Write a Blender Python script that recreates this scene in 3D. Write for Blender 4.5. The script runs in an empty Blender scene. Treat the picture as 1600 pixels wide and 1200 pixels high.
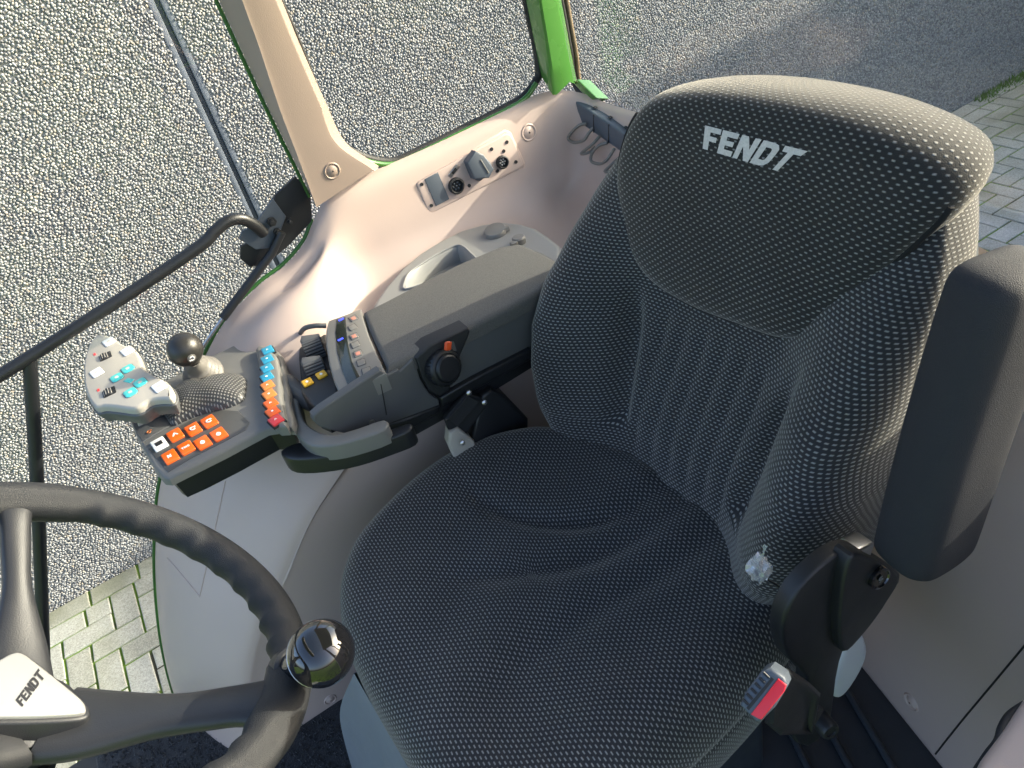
import bpy, bmesh, math, random
import numpy as np
from mathutils import Vector, Matrix
from mathutils.bvhtree import BVHTree
random.seed(7); rng = np.random.default_rng(7)
S = bpy.context.scene
COL = S.collection

# ------------------------------------------------------------------ camera
# world: origin = middle of the fold between cushion and backrest,
# X = driver's left, Y = rearwards, Z = up (ground at -1.5)
FPX = 1200.0
_R = np.array([-856, -723, 1200.0]); _R /= np.linalg.norm(_R)
_B = np.array([3226, -1835, 1200.0]); _B /= np.linalg.norm(_B)
_B = _B - _R * (_R @ _B); _B /= np.linalg.norm(_B)
_D = np.cross(_R, _B)
if _D[1] < 0: _D = -_D
CM = np.stack([-_R, _B, -_D])
CAM = np.array([0.587, -0.419, 0.825])
cd = bpy.data.cameras.new('camera'); co = bpy.data.objects.new('camera', cd); COL.objects.link(co)
cd.sensor_width = 36.0; cd.lens = FPX / 1600 * 36.0; cd.clip_start = 0.02; cd.clip_end = 500
rx, up, bk = CM @ np.array([1, 0, 0]), -(CM @ np.array([0, 1, 0])), -(CM @ np.array([0, 0, 1]))
co.matrix_world = Matrix(((rx[0], up[0], bk[0], CAM[0]), (rx[1], up[1], bk[1], CAM[1]), (rx[2], up[2], bk[2], CAM[2]), (0, 0, 0, 1)))
S.camera = co
S.render.resolution_x, S.render.resolution_y = 1024, 768

# ------------------------------------------------------------------ sky, sun, exposure
SUN_DIR = np.array([0.235, 0.90, 0.315]); SUN_DIR /= np.linalg.norm(SUN_DIR)
w = bpy.data.worlds.new('World'); S.world = w; w.use_nodes = True
nt = w.node_tree; bg = nt.nodes['Background']
sky = nt.nodes.new('ShaderNodeTexSky'); sky.sky_type = 'NISHITA'; sky.sun_disc = False
sky.air_density = .75; sky.dust_density = 4.0; sky.ozone_density = 1.0; sky.sun_elevation = math.asin(SUN_DIR[2]); sky.sun_rotation = math.atan2(SUN_DIR[0], SUN_DIR[1])
nt.links.new(sky.outputs[0], bg.inputs[0]); bg.inputs[1].default_value = 0.15
sl = bpy.data.lights.new('sun', 'SUN'); sl.energy = 2.0; sl.angle = math.radians(0.5); sl.color = (1.0, 0.92, 0.79)
so = bpy.data.objects.new('sun', sl); COL.objects.link(so)
so.rotation_euler = Vector(SUN_DIR).to_track_quat('Z', 'Y').to_euler()
vs = S.view_settings; vs.view_transform = 'Standard'; vs.look = 'None'; vs.gamma = 1; vs.use_curve_mapping = False
vs.exposure = 2.1

# ------------------------------------------------------------------ helpers
def ray(u, v): return CM @ np.array([(u - 800) / FPX, (v - 600) / FPX, 1.0])
def P(u, v, X=None, Y=None, Z=None):
    d = ray(u, v)
    t = (X - CAM[0]) / d[0] if X is not None else (Y - CAM[1]) / d[1] if Y is not None else (Z - CAM[2]) / d[2]
    return CAM + t * d
def PP(u, v, p0, n):
    d = ray(u, v); n = np.array(n, float)
    return CAM + d * (((np.array(p0) - CAM) @ n) / (d @ n))
def proj(p):
    q = CM.T @ (np.array(p, float) - CAM); return q[0] / q[2] * FPX + 800, q[1] / q[2] * FPX + 600, q[2]
def nz(v): v = np.array(v, float); return v / (np.linalg.norm(v) + 1e-12)
def spl(pts, per=6, closed=False):
    pts = [np.array(p, float) for p in pts]; n = len(pts); out = []
    seg = n if closed else n - 1
    for i in range(seg):
        p1, p2 = pts[i], pts[(i + 1) % n]
        p0 = pts[(i - 1) % n] if (closed or i > 0) else 2 * p1 - p2
        p3 = pts[(i + 2) % n] if (closed or i + 2 < n) else 2 * p2 - p1
        for k in range(per):
            t = k / per
            out.append(.5 * (2 * p1 + (p2 - p0) * t + (2 * p0 - 5 * p1 + 4 * p2 - p3) * t * t + (3 * p1 - p0 - 3 * p2 + p3) * t ** 3))
    if not closed: out.append(pts[-1])
    return np.array(out)
def lerp(xs, ys, x): return np.interp(x, xs, ys)
def smooth(e0, e1, x):
    t = np.clip((x - e0) / (e1 - e0), 0, 1); return t * t * (3 - 2 * t)

ORIG = {}
def thing(name, loc, label, cat, group=None):
    o = bpy.data.objects.new(name, None); COL.objects.link(o); o.location = loc
    o.empty_display_size = .05; ORIG[o.name] = np.array(loc, float)
    o['label'] = label; o['category'] = cat
    if group: o['group'] = group
    return o
def tag(o, label, cat, group=None):
    o['label'] = label; o['category'] = cat
    if group: o['group'] = group
    return o
def root_origin(p): return ORIG.get(p.name, np.zeros(3)) if p else np.zeros(3)
def mk(name, V, F, mat, parent=None, sm=True, uv=None, ang=35, sub=0, label=None, fmat=None):
    V = np.asarray(V, float); o0 = root_origin(parent)
    me = bpy.data.meshes.new(name); me.from_pydata((V - o0).tolist(), [], [tuple(int(i) for i in f) for f in F]); me.validate(); me.update()
    if uv is not None:
        ul = me.uv_layers.new(name='UVMap'); li = np.empty(len(me.loops), dtype=np.int32); me.loops.foreach_get('vertex_index', li)
        ul.data.foreach_set('uv', np.asarray(uv, float)[li].ravel())
    bm = bmesh.new(); bm.from_mesh(me); bmesh.ops.recalc_face_normals(bm, faces=bm.faces); bm.to_mesh(me); bm.free()
    if sm:
        me.shade_smooth()
        if ang: me.set_sharp_from_angle(angle=math.radians(ang))
    for m in (mat if isinstance(mat, (list, tuple)) else [mat]): me.materials.append(m)
    if fmat is not None: me.polygons.foreach_set('material_index', fmat)
    ob = bpy.data.objects.new(name, me); COL.objects.link(ob)
    if parent is not None:
        ob.parent = parent; ORIG[ob.name] = o0
    else: ORIG[ob.name] = np.zeros(3)
    if sub:
        md = ob.modifiers.new('sub', 'SUBSURF'); md.levels = sub; md.render_levels = sub
    if label: ob['label'] = label
    return ob
def grid_faces(nu, nv, cu=False, cv=False):
    F = []
    for i in range(nu if cu else nu - 1):
        for j in range(nv if cv else nv - 1):
            F.append((i * nv + j, ((i + 1) % nu) * nv + j, ((i + 1) % nu) * nv + (j + 1) % nv, i * nv + (j + 1) % nv))
    return F
def tube_geo(pts, r, seg=12, closed=False, cap=True, rfun=None):
    pts = np.asarray(pts, float); n = len(pts)
    T = np.array([nz(pts[(i + 1) % n] - pts[i - 1]) if (closed or 0 < i < n - 1) else nz(pts[min(i + 1, n - 1)] - pts[max(i - 1, 0)]) for i in range(n)])
    a = nz(np.cross(T[0], [0.3, .5, .8])); V = []
    for i in range(n):
        a = nz(a - T[i] * (a @ T[i])); b = np.cross(T[i], a)
        rr = r if rfun is None else rfun(i / (n - 1))
        for k in range(seg):
            th = 2 * math.pi * k / seg; V.append(pts[i] + rr * (math.cos(th) * a + math.sin(th) * b))
    F = grid_faces(n, seg, closed, True)
    if cap and not closed: F += [tuple(range(seg)), tuple(range((n - 1) * seg, n * seg))]
    return np.array(V), F
def tube(name, pts, r, mat, parent=None, seg=12, closed=False, rfun=None, label=None, ang=50):
    V, F = tube_geo(pts, r, seg, closed, True, rfun); return mk(name, V, F, mat, parent, label=label, ang=ang)
def inset2(out, n, d):
    out = np.asarray(out); N = len(out); n = nz(n); res = []
    e = [nz(out[(i + 1) % N] - out[i]) for i in range(N)]
    area = sum(np.cross(out[i] - out[0], out[(i + 1) % N] - out[0]) @ n for i in range(N)); s = 1 if area > 0 else -1
    for i in range(N):
        n1, n2 = np.cross(n, e[i - 1]) * s, np.cross(n, e[i]) * s
        b = n1 + n2; q = b @ b
        b = b * (2 / max(q, .8)) if q > 1e-9 else n1
        res.append(out[i] + b * d)
    return np.array(res)
def slab_geo(out, n, thick, r=.002, steps=3, top_in=0.0, draft=0.0):
    """plate: outline is the outer edge at top level; rounded top edge, going down by thick"""
    n = nz(n); rings = []
    for k in range(steps + 1):
        a = math.pi / 2 * k / steps
        rings.append(inset2(out, n, r * (1 - math.sin(a))) - n * r * (1 - math.cos(a)))
    rings.append(inset2(out, n, -draft) - n * thick)
    N = len(out); V = np.concatenate(rings); F = grid_faces(len(rings), N, False, True)
    F += [tuple(range(N)), tuple(range((len(rings) - 1) * N, len(rings) * N))]
    return V, F
def slab(name, out, n, thick, mat, parent=None, r=.002, steps=3, draft=0., label=None, ang=40, uv=None):
    V, F = slab_geo(np.asarray(out), n, thick, r, steps, 0, draft); return mk(name, V, F, mat, parent, label=label, ang=ang)
def rect(c, ax, ay, hx, hy, cr=0.0, k=4):
    c = np.array(c, float); ax = nz(ax); ay = nz(ay); o = []
    if cr <= 0: return np.array([c + sx * hx * ax + sy * hy * ay for sx, sy in ((1, 1), (-1, 1), (-1, -1), (1, -1))])
    for (sx, sy, a0) in ((1, 1, 0), (-1, 1, 90), (-1, -1, 180), (1, -1, 270)):
        for j in range(k + 1):
            a = math.radians(a0 + 90 * j / k)
            o.append(c + ax * (sx * (hx - cr) + cr * math.cos(a)) + ay * (sy * (hy - cr) + cr * math.sin(a)))
    return np.array(o)
def box(name, c, ax, ay, az, h, mat, parent=None, r=.003, cr=None, label=None):
    c = np.array(c, float); az = nz(az)
    return slab(name, rect(c + az * h[2], ax, ay, h[0], h[1], cr if cr is not None else r * 1.5), az, 2 * h[2], mat, parent, r, 2, label=label)
def disc(c, n, r, seg=20, ref=(0.3, .2, .9)):
    n = nz(n); a = nz(np.cross(n, ref)); b = np.cross(n, a)
    return np.array([np.array(c, float) + r * (math.cos(t) * a + math.sin(t) * b) for t in np.linspace(0, 2 * math.pi, seg, endpoint=False)])
def lathe_geo(c, n, prof, seg=24):
    V = np.concatenate([disc(np.array(c, float) + nz(n) * h, n, max(r, 1e-5), seg) for r, h in prof]); N = len(prof)
    return V, grid_faces(N, seg, False, True) + [tuple(range(seg)), tuple(range((N - 1) * seg, N * seg))]
def lathe(name, c, n, prof, mat, parent=None, seg=24, label=None, ang=40):
    V, F = lathe_geo(c, n, prof, seg); return mk(name, V, F, mat, parent, label=label, ang=ang)
def join(parts):
    V = []; F = []; o = 0
    for v, f in parts:
        V.append(np.asarray(v)); F += [tuple(i + o for i in q) for q in f]; o += len(v)
    return np.concatenate(V), F
def px(pts, **k): return np.array([P(u, v, **k) for u, v in pts])

# ------------------------------------------------------------------ materials
def mat(name, col, rough=.5, metal=0., bump=None, var=None, sheen=0., coat=0., spec=.5, rvar=0., emit=None):
    m = bpy.data.materials.new(name); m.use_nodes = True; t = m.node_tree; b = t.nodes['Principled BSDF']
    b.inputs['Base Color'].default_value = (*col, 1); b.inputs['Roughness'].default_value = rough; b.inputs['Metallic'].default_value = metal
    b.inputs['Sheen Weight'].default_value = sheen; b.inputs['Coat Weight'].default_value = coat; b.inputs['Specular IOR Level'].default_value = spec
    tc = t.nodes.new('ShaderNodeTexCoord')
    if var:  # (scale, amount)
        nz_ = t.nodes.new('ShaderNodeTexNoise'); nz_.inputs['Scale'].default_value = var[0]; nz_.inputs['Detail'].default_value = 5
        mr = t.nodes.new('ShaderNodeMapRange'); mr.inputs[1].default_value = .3; mr.inputs[2].default_value = .7
        mr.inputs[3].default_value = 1 - var[1]; mr.inputs[4].default_value = 1 + var[1]
        mx = t.nodes.new('ShaderNodeMix'); mx.data_type = 'RGBA'; mx.blend_type = 'MULTIPLY'; mx.inputs[0].default_value = 1
        mx.inputs[6].default_value = (*col, 1)
        t.links.new(tc.outputs['Object'], nz_.inputs['Vector']); t.links.new(nz_.outputs[0], mr.inputs[0]); t.links.new(mr.outputs[0], mx.inputs[7]); t.links.new(mx.outputs[2], b.inputs['Base Color'])
    if rvar:
        n2 = t.nodes.new('ShaderNodeTexNoise'); n2.inputs['Scale'].default_value = 14; n2.inputs['Detail'].default_value = 6
        m2 = t.nodes.new('ShaderNodeMapRange'); m2.inputs[1].default_value = .3; m2.inputs[2].default_value = .7; m2.inputs[3].default_value = rough - rvar; m2.inputs[4].default_value = rough + rvar
        t.links.new(tc.outputs['Object'], n2.inputs['Vector']); t.links.new(n2.outputs[0], m2.inputs[0]); t.links.new(m2.outputs[0], b.inputs['Roughness'])
    if bump:  # (scale, strength, kind)
        kind = bump[2] if len(bump) > 2 else 'noise'
        if kind == 'noise':
            q = t.nodes.new('ShaderNodeTexNoise'); q.inputs['Detail'].default_value = 4
        else:
            q = t.nodes.new('ShaderNodeTexVoronoi')
        q.inputs['Scale'].default_value = bump[0]
        bp = t.nodes.new('ShaderNodeBump'); bp.inputs['Strength'].default_value = bump[1]; bp.inputs['Distance'].default_value = .002
        t.links.new(tc.outputs['Object'], q.inputs['Vector']); t.links.new(q.outputs[0], bp.inputs['Height']); t.links.new(bp.outputs[0], b.inputs['Normal'])
    if emit:
        b.inputs['Emission Color'].default_value = (*emit[0], 1); b.inputs['Emission Strength'].default_value = emit[1]
    return m
def fabric(name, pu, pv, dark, light, du=.30, dv=.17):
    m = bpy.data.materials.new(name); m.use_nodes = True; t = m.node_tree; b = t.nodes['Principled BSDF']; L = t.links.new
    b.inputs['Roughness'].default_value = .85; b.inputs['Sheen Weight'].default_value = .42; b.inputs['Sheen Roughness'].default_value = .4
    b.inputs['Sheen Tint'].default_value = (1, .95, .84, 1); b.inputs['Specular IOR Level'].default_value = .25
    uvn = t.nodes.new('ShaderNodeUVMap'); sep = t.nodes.new('ShaderNodeSeparateXYZ')
    L(uvn.outputs[0], sep.inputs[0])
    def M(op, a, c=None):
        n = t.nodes.new('ShaderNodeMath'); n.operation = op
        for i, q in enumerate((a, c)):
            if q is None: continue
            if isinstance(q, (int, float)): n.inputs[i].default_value = q
            else: L(q, n.inputs[i])
        return n.outputs[0]
    wob = t.nodes.new('ShaderNodeTexNoise'); wob.inputs['Scale'].default_value = 40; L(uvn.outputs[0], wob.inputs['Vector'])
    wv = M('MULTIPLY', M('SUBTRACT', wob.outputs[0], .5), .35)
    U = M('DIVIDE', sep.outputs[0], pu); V = M('ADD', M('DIVIDE', sep.outputs[1], pv), wv)
    row = M('FLOOR', V); off = M('MULTIPLY', M('MODULO', M('ABSOLUTE', row), 2.0), .5)
    fu = M('ABSOLUTE', M('SUBTRACT', M('FRACT', M('ADD', U, off)), .5)); fv = M('ABSOLUTE', M('SUBTRACT', M('FRACT', V), .5))
    def ss(x, e, wd):
        r = t.nodes.new('ShaderNodeMapRange'); r.interpolation_type = 'SMOOTHSTEP'; L(x, r.inputs[0])
        r.inputs[1].default_value = e - wd; r.inputs[2].default_value = e + wd; r.inputs[3].default_value = 1; r.inputs[4].default_value = 0
        return r.outputs[0]
    mask = M('MULTIPLY', ss(fu, du, .10), ss(fv, dv, .10))
    wn = t.nodes.new('ShaderNodeTexNoise'); wn.inputs['Scale'].default_value = 900; L(uvn.outputs[0], wn.inputs['Vector'])
    big = t.nodes.new('ShaderNodeTexNoise'); big.inputs['Scale'].default_value = 9; L(uvn.outputs[0], big.inputs['Vector'])
    fac = M('MULTIPLY', mask, M('ADD', M('MULTIPLY', wn.outputs[0], .7), .55))
    mx = t.nodes.new('ShaderNodeMix'); mx.data_type = 'RGBA'; mx.inputs[6].default_value = (*dark, 1); mx.inputs[7].default_value = (*light, 1)
    L(fac, mx.inputs[0])
    m2 = t.nodes.new('ShaderNodeMix'); m2.data_type = 'RGBA'; m2.blend_type = 'MULTIPLY'; m2.inputs[0].default_value = 1
    L(mx.outputs[2], m2.inputs[6]); L(M('ADD', M('MULTIPLY', big.outputs[0], .5), .75), m2.inputs[7]); L(m2.outputs[2], b.inputs['Base Color'])
    bp = t.nodes.new('ShaderNodeBump'); bp.inputs['Strength'].default_value = .6; bp.inputs['Distance'].default_value = .0015
    L(M('ADD', mask, M('MULTIPLY', wn.outputs[0], .6)), bp.inputs['Height']); L(bp.outputs[0], b.inputs['Normal'])
    return m
def glass_mat(name, tint=(.95, .97, .95), refl=.05):
    m = bpy.data.materials.new(name); m.use_nodes = True; t = m.node_tree; t.nodes.clear()
    o = t.nodes.new('ShaderNodeOutputMaterial'); a = t.nodes.new('ShaderNodeBsdfTransparent'); g = t.nodes.new('ShaderNodeBsdfGlossy'); x = t.nodes.new('ShaderNodeMixShader')
    a.inputs[0].default_value = (*tint, 1); g.inputs['Roughness'].default_value = .02
    lw = t.nodes.new('ShaderNodeLayerWeight'); pw = t.nodes.new('ShaderNodeMath'); pw.operation = 'POWER'; pw.inputs[1].default_value = 5
    ma = t.nodes.new('ShaderNodeMath'); ma.operation = 'MULTIPLY_ADD'; ma.inputs[1].default_value = .9; ma.inputs[2].default_value = .02
    t.links.new(lw.outputs['Facing'], pw.inputs[0]); t.links.new(pw.outputs[0], ma.inputs[0]); t.links.new(ma.outputs[0], x.inputs[0]); t.links.new(a.outputs[0], x.inputs[1]); t.links.new(g.outputs[0], x.inputs[2]); t.links.new(x.outputs[0], o.inputs[0])
    return m
MB = {
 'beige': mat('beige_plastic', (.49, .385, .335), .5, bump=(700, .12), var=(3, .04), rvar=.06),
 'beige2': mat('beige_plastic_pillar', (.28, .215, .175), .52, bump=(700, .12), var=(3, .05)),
 'dark': mat('dark_grey_plastic', (.092, .094, .095), .48, bump=(900, .15), rvar=.08),
 'mid': mat('mid_grey_plastic', (.165, .16, .148), .42, bump=(900, .12), rvar=.06),
 'light': mat('light_grey_plastic', (.24, .24, .23), .45, bump=(900, .1), rvar=.05),
 'black': mat('black_plastic', (.012, .013, .015), .42, bump=(800, .12), rvar=.08),
 'softblack': mat('soft_black_rubber', (.016, .017, .019), .62, bump=(1100, .25)),
 'foam': mat('speckled_foam_pad', (.095, .092, .086), .8, bump=(1500, .35), var=(900, .28)),
 'vinyl': mat('black_vinyl_armrest', (.023, .024, .028), .68, bump=(1300, .35, 'voronoi'), rvar=.06, spec=.3),
 'rim': mat('steering_rim_rubber', (.018, .019, .021), .5, bump=(1400, .4, 'voronoi'), rvar=.08),
 'spoke': mat('steering_spoke', (.024, .025, .028), .42, bump=(900, .18), rvar=.06),
 'gloss': mat('gloss_black', (.006, .006, .007), .06, coat=1.0),
 'silver': mat('silver_satin', (.50, .49, .465), .45, metal=.6, rvar=.05),
 'steel': mat('steel', (.5, .5, .5), .3, metal=1.0),
 'green': mat('green_paint', (.052, .17, .028), .28, coat=.5, rvar=.05),
 'dgreen': mat('dark_green_edge', (.03, .115, .022), .4),
 'seal': mat('rubber_seal', (.015, .015, .015), .6),
 'slate': mat('slate_plastic', (.075, .092, .115), .5, bump=(700, .15), rvar=.06),
 'apron': mat('blue_grey_apron', (.17, .19, .22), .5, bump=(600, .12), var=(5, .07), rvar=.08),
 'carpet': mat('black_carpet', (.012, .014, .018), .95, bump=(350, 1.0), sheen=.3, var=(420, .5)),
 'tray': mat('floor_plastic', (.035, .043, .052), .5, bump=(500, .2), var=(8, .15), rvar=.1),
 'orange': mat('orange_key', (.86, .13, .012), .35, coat=.4),
 'amber': mat('amber_key', (.80, .24, .05), .4, coat=.3),
 'yellow': mat('yellow_key', (.72, .40, .02), .4, coat=.3),
 'blue': mat('blue_key', (.03, .30, .46), .4, coat=.3),
 'red': mat('red_key', (.72, .045, .05), .4, coat=.3),
 'redbuckle': mat('red_press_button', (.75, .015, .03), .38, coat=.2),
 'white': mat('white_key', (.82, .82, .80), .4, coat=.3),
 'cyan': mat('turquoise_key', (.07, .58, .55), .35, coat=.3),
 'print': mat('white_print', (.85, .85, .83), .6),
 'printdark': mat('dark_print', (.02, .02, .022), .6),
 'bluelit': mat('blue_display', (.02, .03, .5), .4, emit=((.05, .08, 1.0), .6)),
 'display': mat('display_glass', (.018, .022, .018), .14, coat=.5),
 'warm': mat('champagne_plastic', (.42, .39, .335), .38, bump=(900, .08), rvar=.05),
 'bag': None,
 'whitepl': mat('white_plastic', (.66, .69, .74), .45, bump=(60, .3)),
 'frame': mat('seat_shell_grey', (.16, .165, .16), .3, rvar=.08),
 'fab_low': fabric('dotted_fabric_fine', .0078, .0050, (.024, .025, .028), (.27, .27, .262), .26, .16),
 'fab_pad': fabric('dotted_fabric_wide', .0112, .0044, (.020, .0205, .021), (.28, .275, .26), .15, .17),
 'glass': glass_mat('window_glass'),
 'badge': mat('embroidery', (.60, .575, .54), .55, bump=(1600, .5), var=(400, .12)),
}
def bag_mat():
    m = bpy.data.materials.new('clear_plastic_film'); m.use_nodes = True; t = m.node_tree; t.nodes.clear()
    o = t.nodes.new('ShaderNodeOutputMaterial'); a = t.nodes.new('ShaderNodeBsdfTransparent'); g = t.nodes.new('ShaderNodeBsdfGlossy'); d = t.nodes.new('ShaderNodeBsdfDiffuse')
    x = t.nodes.new('ShaderNodeMixShader'); y = t.nodes.new('ShaderNodeMixShader'); g.inputs['Roughness'].default_value = .15; d.inputs[0].default_value = (.7, .72, .75, 1)
    x.inputs[0].default_value = .6; y.inputs[0].default_value = .48
    t.links.new(g.outputs[0], x.inputs[1]); t.links.new(d.outputs[0], x.inputs[2]); t.links.new(a.outputs[0], y.inputs[1]); t.links.new(x.outputs[0], y.inputs[2]); t.links.new(y.outputs[0], o.inputs[0])
    return m
MB['bag'] = bag_mat()

# ------------------------------------------------------------------ lettering (hand-drawn outlines)
GL = {'F': [[(0, 0), (0, 1), (.74, 1), (.74, .77), (.28, .77), (.28, .6), (.62, .6), (.62, .39), (.28, .39), (.28, 0)]],
      'E': [[(0, 0), (0, 1), (.74, 1), (.74, .77), (.28, .77), (.28, .61), (.66, .61), (.66, .40), (.28, .40), (.28, .23), (.76, .23), (.76, 0)]],
      'N': [[(0, 0), (0, 1), (.30, 1), (.60, .48), (.60, 1), (.86, 1), (.86, 0), (.58, 0), (.26, .55), (.26, 0)]],
      'D': [[(0, 0), (0, 1), (.50, 1), (.5, .76), (.28, .76), (.28, .24), (.5, .24), (.5, 0)], [(.5, 0), (.5, .24), (.58, .28), (.6, .4), (.6, .6), (.58, .72), (.5, .76), (.5, 1), (.72, .95), (.86, .78), (.88, .5), (.86, .22), (.72, .05)]],
      'T': [[(0, 1), (1.0, 1), (.93, .76), (.60, .76), (.60, 0), (.32, 0), (.32, .76), (.06, .76)]],
      'M': [[(0, 0), (0, 1), (.28, 1), (.45, .5), (.62, 1), (.9, 1), (.9, 0), (.66, 0), (.66, .6), (.53, .2), (.37, .2), (.24, .6), (.24, 0)]],
      'S': [[(0, .2), (.2, 0), (.6, 0), (.8, .2), (.8, .45), (.6, .6), (.25, .6), (.25, .8), (.75, .8), (.75, 1), (.2, 1), (0, .85), (0, .55), (.2, .4), (.55, .4), (.55, .2), (0, .2)]],
      'B': [[(0, 0), (0, 1), (.6, 1), (.75, .8), (.6, .52), (.8, .3), (.65, 0)]]}
ADV = {'F': .80, 'E': .86, 'N': .96, 'D': .96, 'T': .96, 'M': 1.0, 'S': .9, 'B': .9}
def letters(txt, slant=.18):
    """(list of (polygon in text units)), total width; each letter height 1"""
    out = []; x = 0
    for ch in txt:
        for poly in GL[ch]: out.append([(x + a + slant * b, b) for a, b in poly])
        x += ADV[ch]
    return out, x
def text_mesh(name, txt, fn, m, parent, slant=.18, cuts=2, label=None):
    """fn maps unit text coords (0..1 across, 0..1 up) to a world point"""
    polys, wd = letters(txt, slant); bm = bmesh.new()
    for p in polys: bm.faces.new([bm.verts.new((a / (wd + slant), b, 0)) for a, b in p])
    bmesh.ops.triangulate(bm, faces=bm.faces)
    if cuts: bmesh.ops.subdivide_edges(bm, edges=bm.edges, cuts=cuts, use_grid_fill=True)
    bm.verts.index_update(); V = np.array([fn(v.co.x, v.co.y) for v in bm.verts]); F = [[v.index for v in f.verts] for f in bm.faces]; bm.free()
    return mk(name, V, F, m, parent, label=label, ang=0)
def flat_poly(name, pts, n, m, parent, lift=.0006):
    return slab(name, np.asarray(pts) + nz(n) * lift, n, lift, m, parent, r=lift * .3, steps=1)

# ================================================================== SETTING
GZ = -1.5; WX = -2.405
# ---- ground sheet with mossy joints, pavers on it
def moss_mat():
    m = bpy.data.materials.new('mossy_joint_sand'); m.use_nodes = True; t = m.node_tree; b = t.nodes['Principled BSDF']; L = t.links.new
    b.inputs['Roughness'].default_value = .95
    tc = t.nodes.new('ShaderNodeTexCoord'); n = t.nodes.new('ShaderNodeTexNoise'); n.inputs['Scale'].default_value = 5; n.inputs['Detail'].default_value = 8
    r = t.nodes.new('ShaderNodeValToRGB'); r.color_ramp.elements[0].position = .36; r.color_ramp.elements[0].color = (.05, .05, .035, 1); r.color_ramp.elements[1].position = .52; r.color_ramp.elements[1].color = (.17, .30, .03, 1)
    f = t.nodes.new('ShaderNodeTexNoise'); f.inputs['Scale'].default_value = 260; bp = t.nodes.new('ShaderNodeBump'); bp.inputs['Strength'].default_value = 1; bp.inputs['Distance'].default_value = .01
    L(tc.outputs['Object'], n.inputs[0]); L(tc.outputs['Object'], f.inputs[0]); L(n.outputs[0], r.inputs[0]); L(r.outputs[0], b.inputs[0]); L(f.outputs[0], bp.inputs['Height']); L(bp.outputs[0], b.inputs['Normal'])
    return m
def paver_mat():
    m = bpy.data.materials.new('concrete_paver'); m.use_nodes = True; t = m.node_tree; b = t.nodes['Principled BSDF']; L = t.links.new
    b.inputs['Roughness'].default_value = .8
    oi = t.nodes.new('ShaderNodeObjectInfo'); g = t.nodes.new('ShaderNodeNewGeometry')
    r = t.nodes.new('ShaderNodeValToRGB'); e = r.color_ramp.elements
    e[0].color = (.34, .335, .275, 1); e[1].color = (.53, .53, .48, 1)
    n = t.nodes.new('ShaderNodeTexNoise'); n.inputs['Scale'].default_value = 6; n.inputs['Detail'].default_value = 6
    n2 = t.nodes.new('ShaderNodeTexNoise'); n2.inputs['Scale'].default_value = 420; n2.inputs['Detail'].default_value = 2
    v = t.nodes.new('ShaderNodeTexVoronoi'); v.inputs['Scale'].default_value = 240
    L(g.outputs['Position'], n.inputs[0]); L(g.outputs['Position'], n2.inputs[0]); L(g.outputs['Position'], v.inputs[0])
    a = t.nodes.new('ShaderNodeMath'); a.operation = 'MULTIPLY_ADD'; L(oi.outputs['Random'], a.inputs[0]); a.inputs[1].default_value = .5; L(n.outputs[0], a.inputs[2])
    s = t.nodes.new('ShaderNodeMath'); s.operation = 'SUBTRACT'; L(a.outputs[0], s.inputs[0]); s.inputs[1].default_value = .25; L(s.outputs[0], r.inputs[0])
    # grains of pale and dark grit
    gr = t.nodes.new('ShaderNodeMapRange'); L(v.outputs['Color'], gr.inputs[0]); gr.inputs[1].default_value = 0; gr.inputs[2].default_value = 1; gr.inputs[3].default_value = .6; gr.inputs[4].default_value = 1.4
    mx = t.nodes.new('ShaderNodeMix'); mx.data_type = 'RGBA'; mx.blend_type = 'MULTIPLY'; mx.inputs[0].default_value = .8; L(r.outputs[0], mx.inputs[6]); L(gr.outputs[0], mx.inputs[7])
    # greenish algae film in blotches
    al = t.nodes.new('ShaderNodeTexNoise'); al.inputs['Scale'].default_value = 2.4; al.inputs['Detail'].default_value = 7; L(g.outputs['Position'], al.inputs[0])
    am = t.nodes.new('ShaderNodeMapRange'); L(al.outputs[0], am.inputs[0]); am.inputs[1].default_value = .48; am.inputs[2].default_value = .68; am.inputs[3].default_value = 0; am.inputs[4].default_value = .6
    m3 = t.nodes.new('ShaderNodeMix'); m3.data_type = 'RGBA'; m3.inputs[7].default_value = (.17, .18, .10, 1); L(am.outputs[0], m3.inputs[0]); L(mx.outputs[2], m3.inputs[6]); L(m3.outputs[2], b.inputs[0])
    bp = t.nodes.new('ShaderNodeBump'); bp.inputs['Strength'].default_value = .5; bp.inputs['Distance'].default_value = .003; L(n2.outputs[0], bp.inputs['Height']); L(bp.outputs[0], b.inputs['Normal'])
    return m
MOSS, PAVE = moss_mat(), paver_mat()
gs = 60.0
ground = mk('ground', [(WX + .0, -gs, GZ - .007), (gs, -gs, GZ - .007), (gs, gs, GZ - .007), (WX, gs, GZ - .007)], [(0, 1, 2, 3)], MOSS, None, sm=False); ground['kind'] = 'structure'
LB, WB, GAP = .21, .105, .0048
def paver_mesh(lx, ly, seed):
    r_ = random.Random(seed); hx, hy = lx / 2 - GAP, ly / 2 - GAP
    o = rect((0, 0, 0), (1, 0, 0), (0, 1, 0), hx, hy)
    o = np.array([q + np.array([r_.uniform(-.002, .002), r_.uniform(-.002, .002), 0]) for q in o])
    V, F = slab_geo(o, (0, 0, 1), .06, .004, 2)
    me = bpy.data.meshes.new('paver'); me.from_pydata(V.tolist(), [], F); me.update()
    bm = bmesh.new(); bm.from_mesh(me); bmesh.ops.recalc_face_normals(bm, faces=bm.faces); bm.to_mesh(me); bm.free(); me.materials.append(PAVE); return me
PM = {'h': [paver_mesh(LB, WB, i) for i in range(3)], 'v': [paver_mesh(WB, LB, 10 + i) for i in range(3)], 's': [paver_mesh(WB, WB, 20)]}
cand = []
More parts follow.
